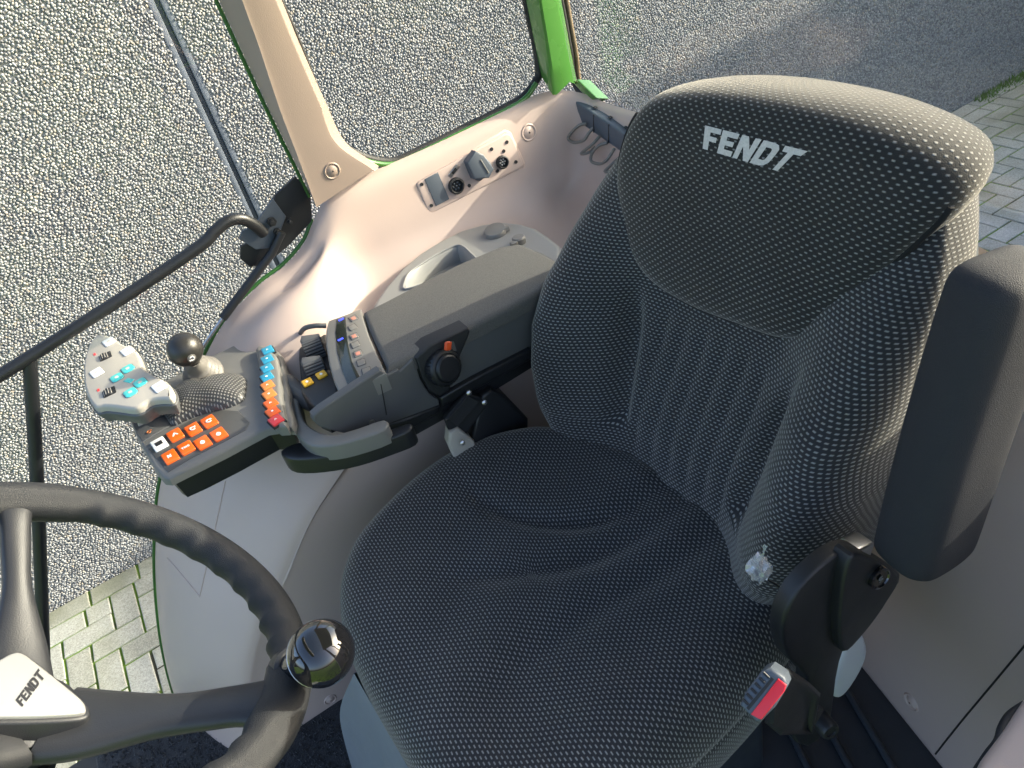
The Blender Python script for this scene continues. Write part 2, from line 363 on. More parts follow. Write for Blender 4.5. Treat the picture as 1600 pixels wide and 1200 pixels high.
for k in range(-30, 60): cand.append((WX + WB / 2, k * LB + .03, 'v'))
x0 = WX + WB
for i in range(0, 40):
    for j in range(-40, 80):
        d = (j - i) % 4
        if i == 0 and d == 3: cand.append((x0 + .5 * WB, (j + .5) * WB, 's'))
        if d == 0: cx, cy, kd = x0 + (i + 1) * WB, (j + .5) * WB, 'h'
        elif d == 1: cx, cy, kd = x0 + (i + .5) * WB, (j + 1) * WB, 'v'
        else: continue
        cand.append((cx, cy, kd))
vis = []
for c in cand:
    u, v, z = proj((c[0], c[1], GZ))
    if z < .5: continue
    lowleft = (-60 < u < 420 and 780 < v < 1260); upright = (1250 < u < 1680 and 20 < v < 620)
    if lowleft or upright: vis.append((z, c))
vis.sort(key=lambda q: q[0])
rest = []
def put(me, x, y, dz, rx_, ry_, rz_):
    o = bpy.data.objects.new('paver', me); COL.objects.link(o); o.parent = ground; o.location = (x, y, GZ + dz); o.rotation_euler = (rx_, ry_, rz_)
for n_, (z, (cx, cy, kd)) in enumerate(vis):
    dz = random.uniform(-.0025, .0025); a, b_, c_ = random.uniform(-.008, .008), random.uniform(-.008, .008), random.uniform(-.008, .008)
    if n_ < 300: put(random.choice(PM[kd]), cx, cy, dz, a, b_, c_)
    else: rest.append((kd, cx, cy, dz))
done = {c for _, c in vis}
rest += [(kd, cx, cy, 0) for (cx, cy, kd) in cand if (cx, cy, kd) not in done and -2.2 < cy < 7 and cx < 1.2]
parts = []
for kd, cx, cy, dz in rest:
    h = (LB if kd == 'h' else WB) / 2 - GAP, (LB if kd == 'v' else WB) / 2 - GAP
    v_, f_ = slab_geo(rect((cx, cy, GZ + dz), (1, 0, 0), (0, 1, 0), h[0], h[1]), (0, 0, 1), .03, .004, 1); parts.append((v_, f_))
V, F = join(parts); ob = mk('paver_field', V, F, PAVE, ground, sm=False); ob['kind'] = 'stuff'

# ---- exposed-aggregate wall beside the tractor
def pebble_mat():
    m = bpy.data.materials.new('washed_pebbles'); m.use_nodes = True; t = m.node_tree; b = t.nodes['Principled BSDF']; L = t.links.new
    b.inputs['Roughness'].default_value = .8; b.inputs['Specular IOR Level'].default_value = .2
    at = t.nodes.new('ShaderNodeAttribute'); at.attribute_name = 'tone'
    r = t.nodes.new('ShaderNodeValToRGB'); cr = r.color_ramp
    cols = [(0, (.20, .20, .21)), (.25, (.31, .31, .315)), (.55, (.38, .38, .38)), (.85, (.46, .455, .445)), (.965, (.40, .35, .29)), (1, (.52, .515, .50))]
    cr.elements[0].position, cr.elements[0].color = 0, (*cols[0][1], 1); cr.elements[1].position, cr.elements[1].color = 1, (*cols[-1][1], 1)
    for p_, c_ in cols[1:-1]:
        e = cr.elements.new(p_); e.color = (*c_, 1)
    L(at.outputs['Fac'], r.inputs[0]); L(r.outputs[0], b.inputs[0])
    return m
CEM = mat('cement_matrix', (.25, .25, .255), .9, bump=(120, .6), var=(30, .2))
JOINT = mat('smooth_joint_concrete', (.13, .15, .185), .7, bump=(150, .4), var=(25, .12))
SEALANT = mat('grey_joint_sealant', (.045, .055, .07), .6)
ja, jb = P(240, 0, X=WX), P(402, 335, X=WX); JY = (ja[1] + jb[1]) / 2
wall = thing('pebble_wall', (WX, JY, GZ), 'tall grey pebble-dashed concrete wall seen through the cab windows', 'wall')
WTOP = 1.3; JW = .031
def wbox(name, y0, y1, m, x0, x1, z0=GZ - .05, z1=WTOP):
    return box(name, ((x0 + x1) / 2, (y0 + y1) / 2, (z0 + z1) / 2), (0, 1, 0), (0, 0, 1), (1, 0, 0), ((y1 - y0) / 2, (z1 - z0) / 2, (x1 - x0) / 2), m, wall, r=.002)
wbox('wall_panel', -9, JY - JW, CEM, WX - .2, WX - .003)
wbox('wall_panel', JY + JW, 14, CEM, WX - .2, WX - .003)
wbox('joint_margin', JY - JW, JY - .009, JOINT, WX - .2, WX + .001)
wbox('joint_margin', JY + .009, JY + JW, JOINT, WX - .2, WX + .001)
wbox('joint_sealant', JY - .0085, JY + .0085, SEALANT, WX - .2, WX - .008)
bmi = bmesh.new(); bmesh.ops.create_icosphere(bmi, subdivisions=1, radius=1); bmi.verts.index_update()
IV = np.array([v.co[:] for v in bmi.verts]); IF = np.array([[v.index for v in f.verts] for f in bmi.faces]); bmi.free()
pit = .0108; ys = np.arange(-2.7, 6.2, pit); zs = np.arange(GZ + .0, .95, pit * .866)
YY, ZZ = np.meshgrid(ys, zs); YY = YY + (np.arange(len(zs)) % 2)[:, None] * pit * .5
YY = (YY + rng.normal(0, pit * .20, YY.shape)).ravel(); ZZ = (ZZ + rng.normal(0, pit * .20, ZZ.shape)).ravel()
Q = (np.stack([np.full_like(YY, WX), YY, ZZ], 1) - CAM) @ CM
U_, V_ = Q[:, 0] / Q[:, 2] * FPX + 800, Q[:, 1] / Q[:, 2] * FPX + 600
keep = (U_ > -420) & (U_ < 1730) & (V_ > -130) & (V_ < 1100) & (np.abs(YY - JY) > JW - .002 + rng.normal(0, .004, YY.shape))
far = YY > 3.2; keep &= ~(far & (rng.random(YY.shape) < .25))
YY, ZZ = YY[keep], ZZ[keep]; n = len(YY); print('pebbles', n)
sc = np.stack([rng.uniform(.30, .46, n), rng.uniform(.42, .64, n), rng.uniform(.36, .56, n)], 1) * pit
th = rng.uniform(0, math.pi, n); c_, s_ = np.cos(th), np.sin(th)
VV = IV[None] * (1 + rng.normal(0, .10, (n, len(IV), 1))) * sc[:, None, :]
vy = VV[:, :, 1] * c_[:, None] - VV[:, :, 2] * s_[:, None]; vz = VV[:, :, 1] * s_[:, None] + VV[:, :, 2] * c_[:, None]
vx = VV[:, :, 0] + rng.uniform(-.001, .0012, n)[:, None] + vy * rng.normal(0, .25, n)[:, None]
PV = np.stack([vx + .0005, vy + YY[:, None] - JY, vz + ZZ[:, None] - GZ], 2).reshape(-1, 3)
PF = (IF[None] + (np.arange(n) * len(IV))[:, None, None]).reshape(-1, 3)
me = bpy.data.meshes.new('pebble_facing'); me.vertices.add(len(PV)); me.vertices.foreach_set('co', PV.ravel())
me.loops.add(len(PF) * 3); me.loops.foreach_set('vertex_index', PF.ravel().astype(np.int32))
me.polygons.add(len(PF)); me.polygons.foreach_set('loop_start', np.arange(0, len(PF) * 3, 3, dtype=np.int32)); me.polygons.foreach_set('use_smooth', np.ones(len(PF), dtype=bool))
me.update(); at = me.attributes.new('tone', 'FLOAT', 'POINT'); at.data.foreach_set('value', np.repeat(rng.random(n), len(IV)).astype(np.float32)); me.materials.append(pebble_mat())
ob = bpy.data.objects.new('pebble_facing', me); COL.objects.link(ob); ob.parent = wall; ob['kind'] = 'stuff'

# ---- moss tufts growing along the foot of the wall (only where the photo shows them)
MOSSG = mat('wall_foot_moss', (.10, .19, .03), .95, bump=(200, 1.0), var=(20, .4))
tv, tf = [], []; o_ = 0
for k in range(1600):
    y = random.uniform(4.6, 6.6); d = abs(random.gauss(0, .045)); h = random.uniform(.01, .05) * max(.2, 1 - d * 6)
    a = random.uniform(0, 6.28); bx_, by_ = WX + .012 + d, y; w_ = random.uniform(.003, .007)
    tv += [(bx_ - w_ * math.cos(a), by_ - w_ * math.sin(a), GZ - .005), (bx_ + w_ * math.cos(a), by_ + w_ * math.sin(a), GZ - .005), (bx_ + random.gauss(0, .012), by_ + random.gauss(0, .012), GZ + h)]
    tf.append((o_, o_ + 1, o_ + 2)); o_ += 3
mo = mk('moss', tv, tf, MOSSG, None, sm=False); mo['kind'] = 'stuff'; mo['label'] = 'green moss growing along the foot of the pebble wall'; mo['category'] = 'moss'

# ---- added unseen hall to the left behind the tractor, outside the frame: it throws the shade on the far end of the wall
sx, sy, sz = SUN_DIR
HX = -1.55; tt = (HX - WX) / sx
blocker_top = -.44 + tt * sz; blocker_y0 = 1.75 + tt * sy
blocker = box('sun_blocker', (HX + 5, blocker_y0 + 15, (GZ + blocker_top) / 2), (1, 0, 0), (0, 1, 0), (0, 0, 1), (5, 15, (blocker_top - GZ) / 2), CEM, None, r=.02)
print('blocker', blocker_top, blocker_y0, proj((HX, blocker_y0, GZ)))
tag(blocker, 'added unseen grey hall standing behind the tractor to its left', 'shade caster')

# ================================================================== CAB
cab = thing('tractor_cab', (0, 0, -.5), 'beige and green tractor cab interior with windows around the seat', 'tractor cab')
FZ = -.5
Epx = [(262, 1050), (250, 985), (243, 900), (244, 830), (250, 760), (275, 665), (310, 580), (350, 505), (400, 450), (445, 415), (475, 380), (490, 345)]
Ipx = [(388, 1060), (395, 1020), (415, 960), (445, 901), (482, 819), (520, 759), (557, 710), (610, 660)]
E_ = [np.array([-.70, -.86, -.64]), P(276, 1100, X=-.70)] + [P(u, v, X=-.70) for u, v in Epx]
I_ = [np.array([-.41, -.70, -.47]), P(383, 1095, X=-.41)] + [P(u, v, X=-.41) for u, v in Ipx] + [np.array(q) for q in ((-.41, -.17, .062), (-.41, -.12, .065), (-.41, -.08, .066), (-.41, -.04, .066))]
E_ += [np.array(q) for q in ((-.70, -.11, .335), (-.70, -.03, .336), (-.70, .10, .336), (-.70, .22, .340), (-.70, .30, .345), (-.69, .355, .345), (-.66, .40, .33), (-.60, .415, .315), (-.50, .418, .312), (-.30, .42, .312), (-.1, .42, .312), (.0, .42, .312))]
I_ += [np.array(q) for q in ((-.41, .0, .066), (-.41, .04, .066), (-.41, .1, .066), (-.43, .15, .066), (-.45, .18, .066), (-.44, .2, .066), (-.42, .21, .066), (-.40, .21, .066), (-.36, .2, .066), (-.25, .2, .05), (-.12, .22, .03), (-.0, .24, .0))]
wallw = [0] * 8 + [.05, .14, .28, .48, .70, .88] + [1] * 12
inw = [np.array([1., 0, 0])] * 17 + [nz([1, -.15, 0]), nz([.85, -.5, 0]), nz([.6, -.8, 0]), nz([.25, -1, 0]), np.array([0, -1., 0]), np.array([0, -1., 0]), np.array([0, -1., 0]), np.array([0, -1., 0]), np.array([0, -1., 0])]
rows = []
for k, (e, i) in enumerate(zip(E_, I_)):
    hump = []
    for f_, bl in ((0, 0), (.06, .008), (.14, .018), (.35, .040), (.6, .046), (.8, .036), (.93, .016), (1, 0)):
        q = e * (1 - f_) + i * f_ + nz([0, -.75, .66]) * bl * (1 if k > 1 else .6); hump.append(q)
    hump[-1][0] = -.41; hump[-2][0] = -.425
    iw = inw[k]; base = lambda d, z: np.array([e[0] + iw[0] * d, e[1] + iw[1] * d, z])
    wl = [e, base(.012, e[2] - .008), base(.02, e[2] - .03), base(.027, .25), base(.040, .195)]
    q0 = base(.085, .148); wl += [q0, q0 * .45 + i * .55 + np.array([0, 0, .012]), i]
    ww = wallw[k]; sec = [h * (1 - ww) + w_ * ww for h, w_ in zip(hump, wl)]
    b0 = sec[-1].copy(); b0[2] = min(b0[2] - .05, b0[2]); sec.append(b0); b1 = b0.copy(); b1[2] = FZ - .04; sec.append(b1)
    rows.append(np.array(sec))
rows = np.array(rows)
# densify along both directions
sec2 = np.array([spl(r_, 5) for r_ in rows]); dense = np.array([spl(sec2[:, j], 5) for j in range(sec2.shape[1])]).transpose(1, 0, 2)
nu, nv = dense.shape[:2]
panel = mk('side_panel', dense.reshape(-1, 3), grid_faces(nu, nv), MB['beige'], cab, ang=0)
PB = BVHTree.FromPolygons([Vector(v) for v in dense.reshape(-1, 3)], grid_faces(nu, nv))
def hit(u, v, bvh=None, lift=0.0):
    d = Vector(nz(ray(u, v))); h = (bvh or PB).ray_cast(Vector(CAM), d)
    if h[0] is None: return None
    n = np.array(h[1]); n = -n if n @ np.array(d) > 0 else n
    return np.array(h[0]) + n * lift, n
def hitpts(pts, lift, bvh=None): return np.array([q[0] for q in (hit(u, v, bvh, lift) for u, v in pts) if q is not None])
# shallow moulded cover outline pressed in the front of the hump
for pts in ([(352, 752), (335, 830), (312, 932)], [(312, 932), (290, 905), (262, 872)]):
    g = hitpts([tuple(q) for q in spl([np.array(p_) for p_ in pts], 8)], .0003)
    if len(g) > 2: tube('moulded_line', g, .0012, MB['beige'], cab, seg=8)
# screw bosses in the trim
def boss(c, n, r, parent=cab, m=None):
    b_ = lathe('screw_boss', c, n, [(r * 1.25, -.004), (r * 1.25, .0006), (r * 1.1, .0018), (r * .95, .0006), (r * .9, -.0004), (r * .8, .0006), (r * .45, .003), (r * .12, .0036)], m or MB['beige'], parent, 28, ang=60)
    lathe('screw_hole', np.array(c) + nz(n) * .0036, n, [(r * .12, 0), (r * .12, .0003)], MB['seal'], b_, 10)
for u, v, r in ((826, 207, .0135), (516, 1093, .010), (283, 1088, .010)):
    q = hit(u, v)
    if q: boss(q[0], q[1], r)
# middle door pillar
pil = [[(342, 0), (382, 88), (425, 180), (462, 255), (487, 308)], [(374, 0), (401, 70), (435, 170), (466, 250), (494, 322)], [(384, 0), (409, 70), (444, 170), (474, 248), (503, 318)], [(425, 0), (452, 68), (492, 160), (517, 222), (573, 272)], [(434, 0), (462, 68), (500, 158), (527, 225), (588, 266)], [(440, 0), (468, 68), (508, 158), (540, 222), (592, 258)]]
pX = [-.700, -.664, -.660, -.660, -.666, -.705]
cur = []
for pts, x_ in zip(pil, pX):
    c = [P(u, v, X=x_) for u, v in pts]; d = (c[0] - c[2]) / (c[0] - c[2])[2]
    c = [c[0] + d * (1.02 - c[0][2]), c[0] + d * .18] + c
    cur.append(spl(c, 6))
cur = np.array(cur); cs = np.array([spl(cur[:, j], 4) for j in range(cur.shape[1])])
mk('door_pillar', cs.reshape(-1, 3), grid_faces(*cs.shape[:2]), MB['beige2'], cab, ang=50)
PBV = BVHTree.FromPolygons([Vector(v) for v in cs.reshape(-1, 3)], grid_faces(*cs.shape[:2]))
q = hit(519, 267, PBV)
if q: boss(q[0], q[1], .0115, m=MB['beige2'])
g = hitpts([tuple(p_) for p_ in spl([np.array(a) for a in ((500, 321), (530, 303), (560, 284), (586, 268))], 6)], .0004, PBV)
# rubber and green edges of the right-hand openings
edge = spl([E_[i] + np.array([-.006, 0, .002]) for i in range(1, 14)], 6)
tube('door_edge', edge, .0036, MB['dgreen'], cab, 8)
edge2 = cur[0] + np.array([-.005, -.003, 0]); tube('door_edge', edge2, .0034, MB['dgreen'], cab, 8)
sill = [(528, 232), (545, 240), (580, 254), (612, 257), (640, 247), (720, 208), (795, 170), (822, 152), (838, 130)]
sp = spl([P(u, v, X=-.704) for u, v in sill], 6); tube('window_sill_edge', sp, .0052, MB['green'], cab, 10)
sp2 = spl([P(u, v - 5, X=-.712) for u, v in sill] + [P(u, v, X=-.712) for u, v in ((842, 112), (838, 75), (828, 30), (818, -20), (790, -160))], 6)
tube('window_seal', sp2, .0075, MB['seal'], cab, 10)
tube('window_seal', spl([P(u, v, X=-.712) for u, v in ((430, -20), (465, 60), (500, 150), (522, 215), (540, 235))], 6), .004, MB['seal'], cab, 8)
# green rear corner pillar
cpx = [[(822, 0), (834, 60), (846, 119)], [(838, 0), (849, 70), (858, 140)], [(842, 0), (853, 72), (864, 149)], [(846, 0), (858, 72), (870, 148)], [(868, 0), (879, 65), (890, 128)], [(872, 0), (884, 65), (897, 130)], [(877, 0), (889, 65), (902, 132)]]
cX = [-.705, -.668, -.662, -.660, -.664, -.668, -.70]
cur = []
for pts, x_ in zip(cpx, cX):
    c = [P(u, v, X=x_) for u, v in pts]; d = (c[0] - c[2]) / (c[0] - c[2])[2]
    cur.append(spl([c[0] + d * (1.02 - c[0][2]), c[0] + d * .25] + c, 5))
cur = np.array(cur); mk('corner_pillar', cur.reshape(-1, 3), grid_faces(*cur.shape[:2]), MB['green'], cab, ang=24)
slab('pillar_foot', px([(893, 128), (902, 124), (932, 153), (921, 158)], Y=.405), (0, -1, .4), .03, MB['green'], cab, r=.003)
# rear window: seal frame and pane
tube('rear_window_frame', spl([P(u, v, Y=.45) for u, v in ((868, -100), (888, 20), (899, 80), (909, 138), (950, 168), (1000, 202), (1060, 250))], 6), .0055, mat('bronze_seal', (.16, .12, .075), .4), cab, 8)
tube('rear_window_seal', spl([P(u, v, Y=.44) for u, v in ((858, -100), (880, 20), (891, 80), (902, 138), (945, 168), (995, 203), (1055, 252))], 6), .0065, MB['seal'], cab, 8)
a = P(909, 138, Y=.455); b_ = P(868, -100, Y=.455)
def pane(name, pts, n):
    return slab(name, np.array(pts), n, .004, MB['glass'], cab, r=.0005, steps=1)
pane('rear_window_pane', [(.62, .455, .30), (-.56, .455, .30), (a[0] - .01, .455, a[2]), (a[0] - .03, .455, 1.0), (.62, .455, 1.0)], (0, 1, 0))
wq = [P(u, v, X=-.716) for u, v in ((528, 228), (560, 242), (612, 252), (640, 243), (720, 203), (795, 165), (822, 147), (838, 120), (840, 80), (828, 30), (800, -120), (800, -260), (440, -260), (430, -20), (465, 60), (500, 150))]
pane('side_window_pane', wq, (1, 0, 0))
dq = [E_[i] + np.array([-.012, .004, 0]) for i in range(1, 13)] + [P(487, 308, X=-.712), P(342, 0, X=-.712), P(300, -110, X=-.712), np.array([-.712, -1.5, .8]), np.array([-.712, -1.5, -.6])]
dq = np.array(dq); dq[:, 0] = -.716; pane('door_window_pane', dq, (1, 0, 0))
# roof with headliner (above the frame) and the left-hand pillars that shade the seat
ROOF = mat('roof_liner', (.42, .39, .35), .8)
box('roof', (-.03, .13, 1.06), (1, 0, 0), (0, 1, 0), (0, 0, 1), (.72, .38, .045), ROOF, cab, r=.03)
box('roof', (-.03, -.87, 1.06), (1, 0, 0), (0, 1, 0), (0, 0, 1), (.72, .07, .045), ROOF, cab, r=.03)
pane('added_roof_pane', [(-.70, -.80, 1.07), (.64, -.80, 1.07), (.64, -.25, 1.07), (-.70, -.25, 1.07)], (0, 0, 1))  # unseen roof glazing, added to let more sky light into the cab
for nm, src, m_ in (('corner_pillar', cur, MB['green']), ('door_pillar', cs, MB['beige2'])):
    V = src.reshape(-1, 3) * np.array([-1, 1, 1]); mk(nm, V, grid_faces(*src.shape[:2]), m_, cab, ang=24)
box('left_window_sill', (.70, .13, -.08), (1, 0, 0), (0, 1, 0), (0, 0, 1), (.025, .29, .41), MB['beige'], cab, r=.01)
# floor, rear wall, left rear fender
box('cab_floor', (-.02, -.38, FZ - .03), (1, 0, 0), (0, 1, 0), (0, 0, 1), (.63, .66, .03), MB['tray'], cab, r=.004)
r1, r2 = P(1340, 1060, Z=FZ), P(1450, 1200, Z=FZ); dr = nz(r2 - r1); nr = nz(np.cross(dr, [0, 0, 1])); nr = nr if nr[1] < 0 else -nr
rb = r1 - dr * .35; re = r2 + dr * .40
sec = [np.array([0, 0, 0]), np.array([0, .0, .03]), np.array([0, .012, .25]), np.array([0, .03, .5]), np.array([0, .06, .70]), np.array([0, .10, .80])]
G = []
for f_ in np.linspace(0, 1, 8):
    o_ = rb * (1 - f_) + re * f_; G.append([o_ + np.array([0, s_[1] + .02, s_[2]]) for s_ in sec])
G = np.array(G); G = np.array([spl(g_, 5) for g_ in G])
rear = mk('rear_wall_panel', G.reshape(-1, 3), grid_faces(*G.shape[:2]), MB['beige'], cab, ang=0)
RB = BVHTree.FromPolygons([Vector(v) for v in G.reshape(-1, 3)], grid_faces(*G.shape[:2]))
q = hit(1424, 1097, RB)
if q: boss(q[0], q[1], .0125)
# ribs on the floor tray left of the seat
for k in range(3):
    a = P(1395 - 62 * k, 1200 + 8 * k, Z=FZ + .006); b_ = P(1330 - 52 * k, 1090 + 18 * k, Z=FZ + .006)
    tube('floor_rib', [a + (a - b_) * .5, a, b_, b_ + (b_ - a) * .4], .006, MB['tray'], cab, 8)
# low light trim with a dark cord, bottom right corner
g = hitpts([tuple(q) for q in spl([np.array(a) for a in ((1462, 1178), (1500, 1130), (1550, 1070), (1605, 1004))], 6)], .0002, RB)
if len(g) > 2: tube('panel_gap', g, .0014, MB['seal'], cab, seg=6)
slab('door_trim', np.array([P(u, v, Z=.10) for u, v in ((1512, 1225), (1535, 1180), (1570, 1132), (1600, 1088), (1640, 1030), (1740, 1060), (1740, 1260))]), (0, 0, 1), .30, MB['beige'], cab, r=.012, steps=4)
tube('door_cord', spl([P(u, v, Z=z_) for u, v, z_ in ((1625, 1092, .07), (1600, 1104, .08), (1578, 1120, .085), (1566, 1140, .088), (1560, 1160, .088), (1545, 1180, .085), (1525, 1210, .08))], 6), .0045, MB['softblack'], cab, 8)

# ---- socket plate under the side window
n_s = nz([1, -.02, .08])
def SP(u, v): return PP(u, v, (-.672, .1, .27), n_s)
plate = slab('socket_plate', np.array([SP(*q) for q in ((651, 288), (655, 283), (720, 247), (791, 209), (797, 210), (802, 217), (818, 256), (816, 262), (745, 298), (676, 334), (670, 331), (665, 322))]), n_s, .02, MB['beige'], cab, r=.003)
slab('plate_surround', np.array([SP(*q) for q in ((643, 286), (650, 277), (720, 240), (792, 202), (802, 206), (825, 256), (822, 266), (748, 304), (674, 341), (664, 335))]) - n_s * .006, n_s, .02, MB['beige'], cab, r=.006)
def on(c, out, th, m, name, r=.001, parent=None): return slab(name, np.array(out) + n_s * th, n_s, th, m, parent or plate, r=r)
on(0, [SP(*q) for q in ((663, 280), (684, 269), (702, 311), (681, 322))], .0015, MB['slate'], 'blank_cover')
for u, v, rr in ((712, 290, .0155), (784, 253, .0125)):
    c = SP(u, v); s_ = lathe('round_socket', c, n_s, [(rr, 0), (rr, .006), (rr * .8, .008), (rr * .72, .006), (rr * .7, .001)], MB['softblack'], plate, 28)
    for k in range(7):
        a = k * math.pi / 3; o_ = np.array([0, math.cos(a), math.sin(a)]) * rr * .42 * (k < 6)
        lathe('contact_pin', c + o_ + n_s * .001, n_s, [(.0016, 0), (.0016, .003), (.0006, .0036)], MB['steel'] if u > 750 else MB['slate'], s_, 8)
c = SP(709, 267); on(0, rect(c, (0, .86, .5), (0, -.5, .86), .013, .0045, .002), .002, MB['steel'], 'data_port'); on(0, rect(c + n_s * .002, (0, .86, .5), (0, -.5, .86), .006, .0028, .001), .0015, MB['softblack'], 'port_core')
c = SP(748, 262)
cap = on(0, rect(c, (0, .86, .5), (0, -.5, .86), .021, .018, .009), .010, MB['slate'], 'socket_flap', r=.004)
on(0, [SP(*q) for q in ((724, 252), (737, 234), (750, 240), (766, 262), (758, 276), (735, 278))], .017, MB['slate'], 'flap_lid', r=.003)
tube('flap_rib', [SP(744, 247) + n_s * .017, SP(757, 268) + n_s * .017], .0016, MB['mid'], cap, 8)
for u, v in ((659, 288), (674, 321), (733, 290), (768, 233), (792, 222), (806, 253), (777, 267), (787, 236)):
    b_ = lathe('plate_screw', SP(u, v), n_s, [(.0034, 0), (.0034, .0012), (.002, .0016), (.0012, .0006)], MB['softblack'], plate, 12)

# ---- cable clip rail on the rear sill
rail = thing('cable_clip_rail', P(930, 190, Y=.39), 'dark slate rail with bent wire loops beside the rear window', 'cable rail')
tp = [P(u, v, Y=.40) for u, v in ((905, 155), (938, 170), (1010, 222))]
ra, rc = P(906, 158, Y=.395), P(1010, 226, Y=.395); dl = nz(rc - ra); un = nz(np.cross(dl, [0, 1, 0])); un = un if un[2] > 0 else -un
body = slab('rail_body', np.array([ra + un * .004, ra + dl * .32 + un * .004, ra + dl * .32 - un * .042, ra - un * .036 + dl * .012]) + np.array([0, -.012, 0]), (0, -1, .1), .03, MB['slate'], rail, r=.005)
for k in range(3):
    c = ra + dl * (.045 + .045 * k) + np.array([0, -.012, 0]); box('clip_slot', c + un * .006 + np.array([0, .014, 0]), dl, (0, 1, 0), un, (.0035, .003, .0006), MB['softblack'], body, r=.0004)
    box('rail_joint', c + dl * .014 - un * .016, un, (0, 1, 0), dl, (.019, .0012, .0008), MB['softblack'], body, r=.0003)
for pts in ([(916, 193), (905, 196), (893, 207), (888, 217), (898, 223), (912, 219), (920, 208), (926, 200)], [(937, 213), (925, 226), (908, 240), (920, 238), (930, 230)], [(949, 223), (935, 228), (925, 240), (924, 252), (937, 256), (948, 250), (955, 240), (960, 232)], [(968, 246), (958, 255), (945, 268), (958, 266), (966, 258)]):
    y0 = .378; p3 = []
    for j, (u, v) in enumerate(pts):
        t_ = j / (len(pts) - 1); p3.append(P(u, v, Y=y0 - .022 * math.sin(math.pi * t_) - .004 * t_))
    tube('wire_loop', spl(p3, 5), .0031, MB['mid'], rail, 8)

# ================================================================== SEAT
seat = thing('driver_seat', (0, -.2, FZ), 'black dotted fabric driver seat with FENDT stitched on its high backrest', 'seat')
# ---- cushion
cpts = [(-.285, .0), (-.315, -.035), (-.342, -.085), (-.360, -.15), (-.354, -.23), (-.330, -.31), (-.300, -.372), (-.256, -.418), (-.202, -.444), (-.134, -.457), (-.06, -.460), (.02, -.457), (.10, -.453), (.17, -.440), (.225, -.405), (.252, -.34), (.258, -.26), (.254, -.18), (.246, -.10), (.232, -.02), (.21, .05), (.1, .075), (-.1, .065), (-.22, .04)]
co_ = spl([np.array([a, b, 0]) for a, b in cpts], 8, True); NC = len(co_)
cen = np.array([-.045, -.20, 0])
crease = [[(1045, 742), (960, 790), (880, 806), (800, 800), (745, 775), (715, 745)], [(1075, 765), (980, 830), (880, 872), (760, 895), (650, 900)], [(1132, 815), (1040, 880), (950, 930), (850, 1000), (760, 1085), (690, 1130)]]
crv = [spl([P(u, v, Z=0.) for u, v in c], 10)[:, :2] for c in crease]
cw = [(.015, .016), (.012, .020), (.009, .024)]
def cushion_dz(x, y):
    z = -.014 * math.exp(-((x + .04) / .13) ** 2 - ((y + .10) / .13) ** 2)
    for c, (dp, wd) in zip(crv, cw):
        d2 = (c[:, 0] - x) ** 2 + (c[:, 1] - y) ** 2; k = int(d2.argmin()); d = math.sqrt(d2[k]); fade = math.sin(math.pi * min(1, .22 + .78 * (1 - k / (len(c) - 1)))) ** .6 if k > len(c) * .5 else 1
        z -= dp * math.exp(-(d / wd) ** 2) * (1 - (k / (len(c) - 1)) ** 3)
    # raised thigh bolsters
    z += .016 * math.exp(-((x + .27) / .06) ** 2) * (1 - smooth(-.40, -.30, -y) if False else 1) * math.exp(-((y + .16) / .16) ** 2)
    z += .012 * math.exp(-((x - .19) / .05) ** 2) * math.exp(-((y + .16) / .18) ** 2)
    z += .004 * math.sin((x * 31 + y * 17)) * math.exp(-((x) / .2) ** 2 - ((y + .3) / .1) ** 2)
    return z
prof = [(s_, 0) for s_ in np.linspace(.02, .84, 34)] + [(.88, -.003), (.915, -.008), (.945, -.016), (.968, -.026), (.985, -.040), (.995, -.056), (.998, -.066), (.990, -.069), (.998, -.073), (1.0, -.085), (1.0, -.11), (.99, -.135), (.97, -.15)]
V, UV = [], []; arc = np.zeros(NC); prev = None
for s_, z_ in prof:
    ring = cen + (co_ - cen) * s_; ring = ring.copy(); ring[:, 2] = z_
    f_ = 1 - float(smooth(.86, .99, s_))
    for i in range(NC): ring[i, 2] += cushion_dz(ring[i, 0], ring[i, 1]) * max(f_, 0.0) - .012 * float(smooth(-.36, -.46, ring[i, 1]))
    V.append(ring)
    if prev is not None: arc = arc + np.linalg.norm(ring - prev, axis=1)
    else: arc = np.linalg.norm(ring - cen, axis=1)
    prev = ring; dirs = (co_ - cen); dirs = dirs / np.linalg.norm(dirs, axis=1)[:, None]
    UV.append((cen + dirs * arc[:, None])[:, :2])
V = np.concatenate(V); UV = np.concatenate(UV); nr_ = len(prof)
F = grid_faces(nr_, NC, False, True) + [tuple(range(NC)), tuple(range((nr_ - 1) * NC, nr_ * NC))]
cush = mk('cushion', V, F, MB['fab_low'], seat, uv=UV, ang=0)
CB = BVHTree.FromPolygons([Vector(v) for v in V], F)
# ---- backrest
zk = [-.06, -.03, .03, .10, .16, .22, .28, .34, .40, .46, .50, .535]
Ycz = lambda z: lerp([-.06, 0, .05, .10, .15, .20, .25, .35, .45, .53], [.035, .046, .060, .082, .104, .124, .142, .162, .180, .197], z)
hw = lambda z: lerp(zk, [.215, .235, .275, .300, .312, .312, .298, .272, .236, .195, .165, .13], z)
xc = lambda z: lerp([0, .2, .35, .5], [-.036, -.030, -.014, .012], z)
bo = lambda z: lerp(zk, [.045, .055, .075, .092, .097, .086, .056, .026, .008, .0, .0, .0], z)
half = [(0, 0, 0), (.15, 0, 0), (.3, -.02, 0), (.42, -.12, 0), (.55, -.42, 0), (.68, -.80, 0), (.79, -1.0, 0), (.88, -.98, 0), (.95, -.78, .004), (.99, -.42, .008), (1.0, 0, .018), (1.0, .2, .040), (.975, .3, .062), (.91, .3, .084), (.76, .3, .100), (.5, .3, .105), (.25, .3, .105)]
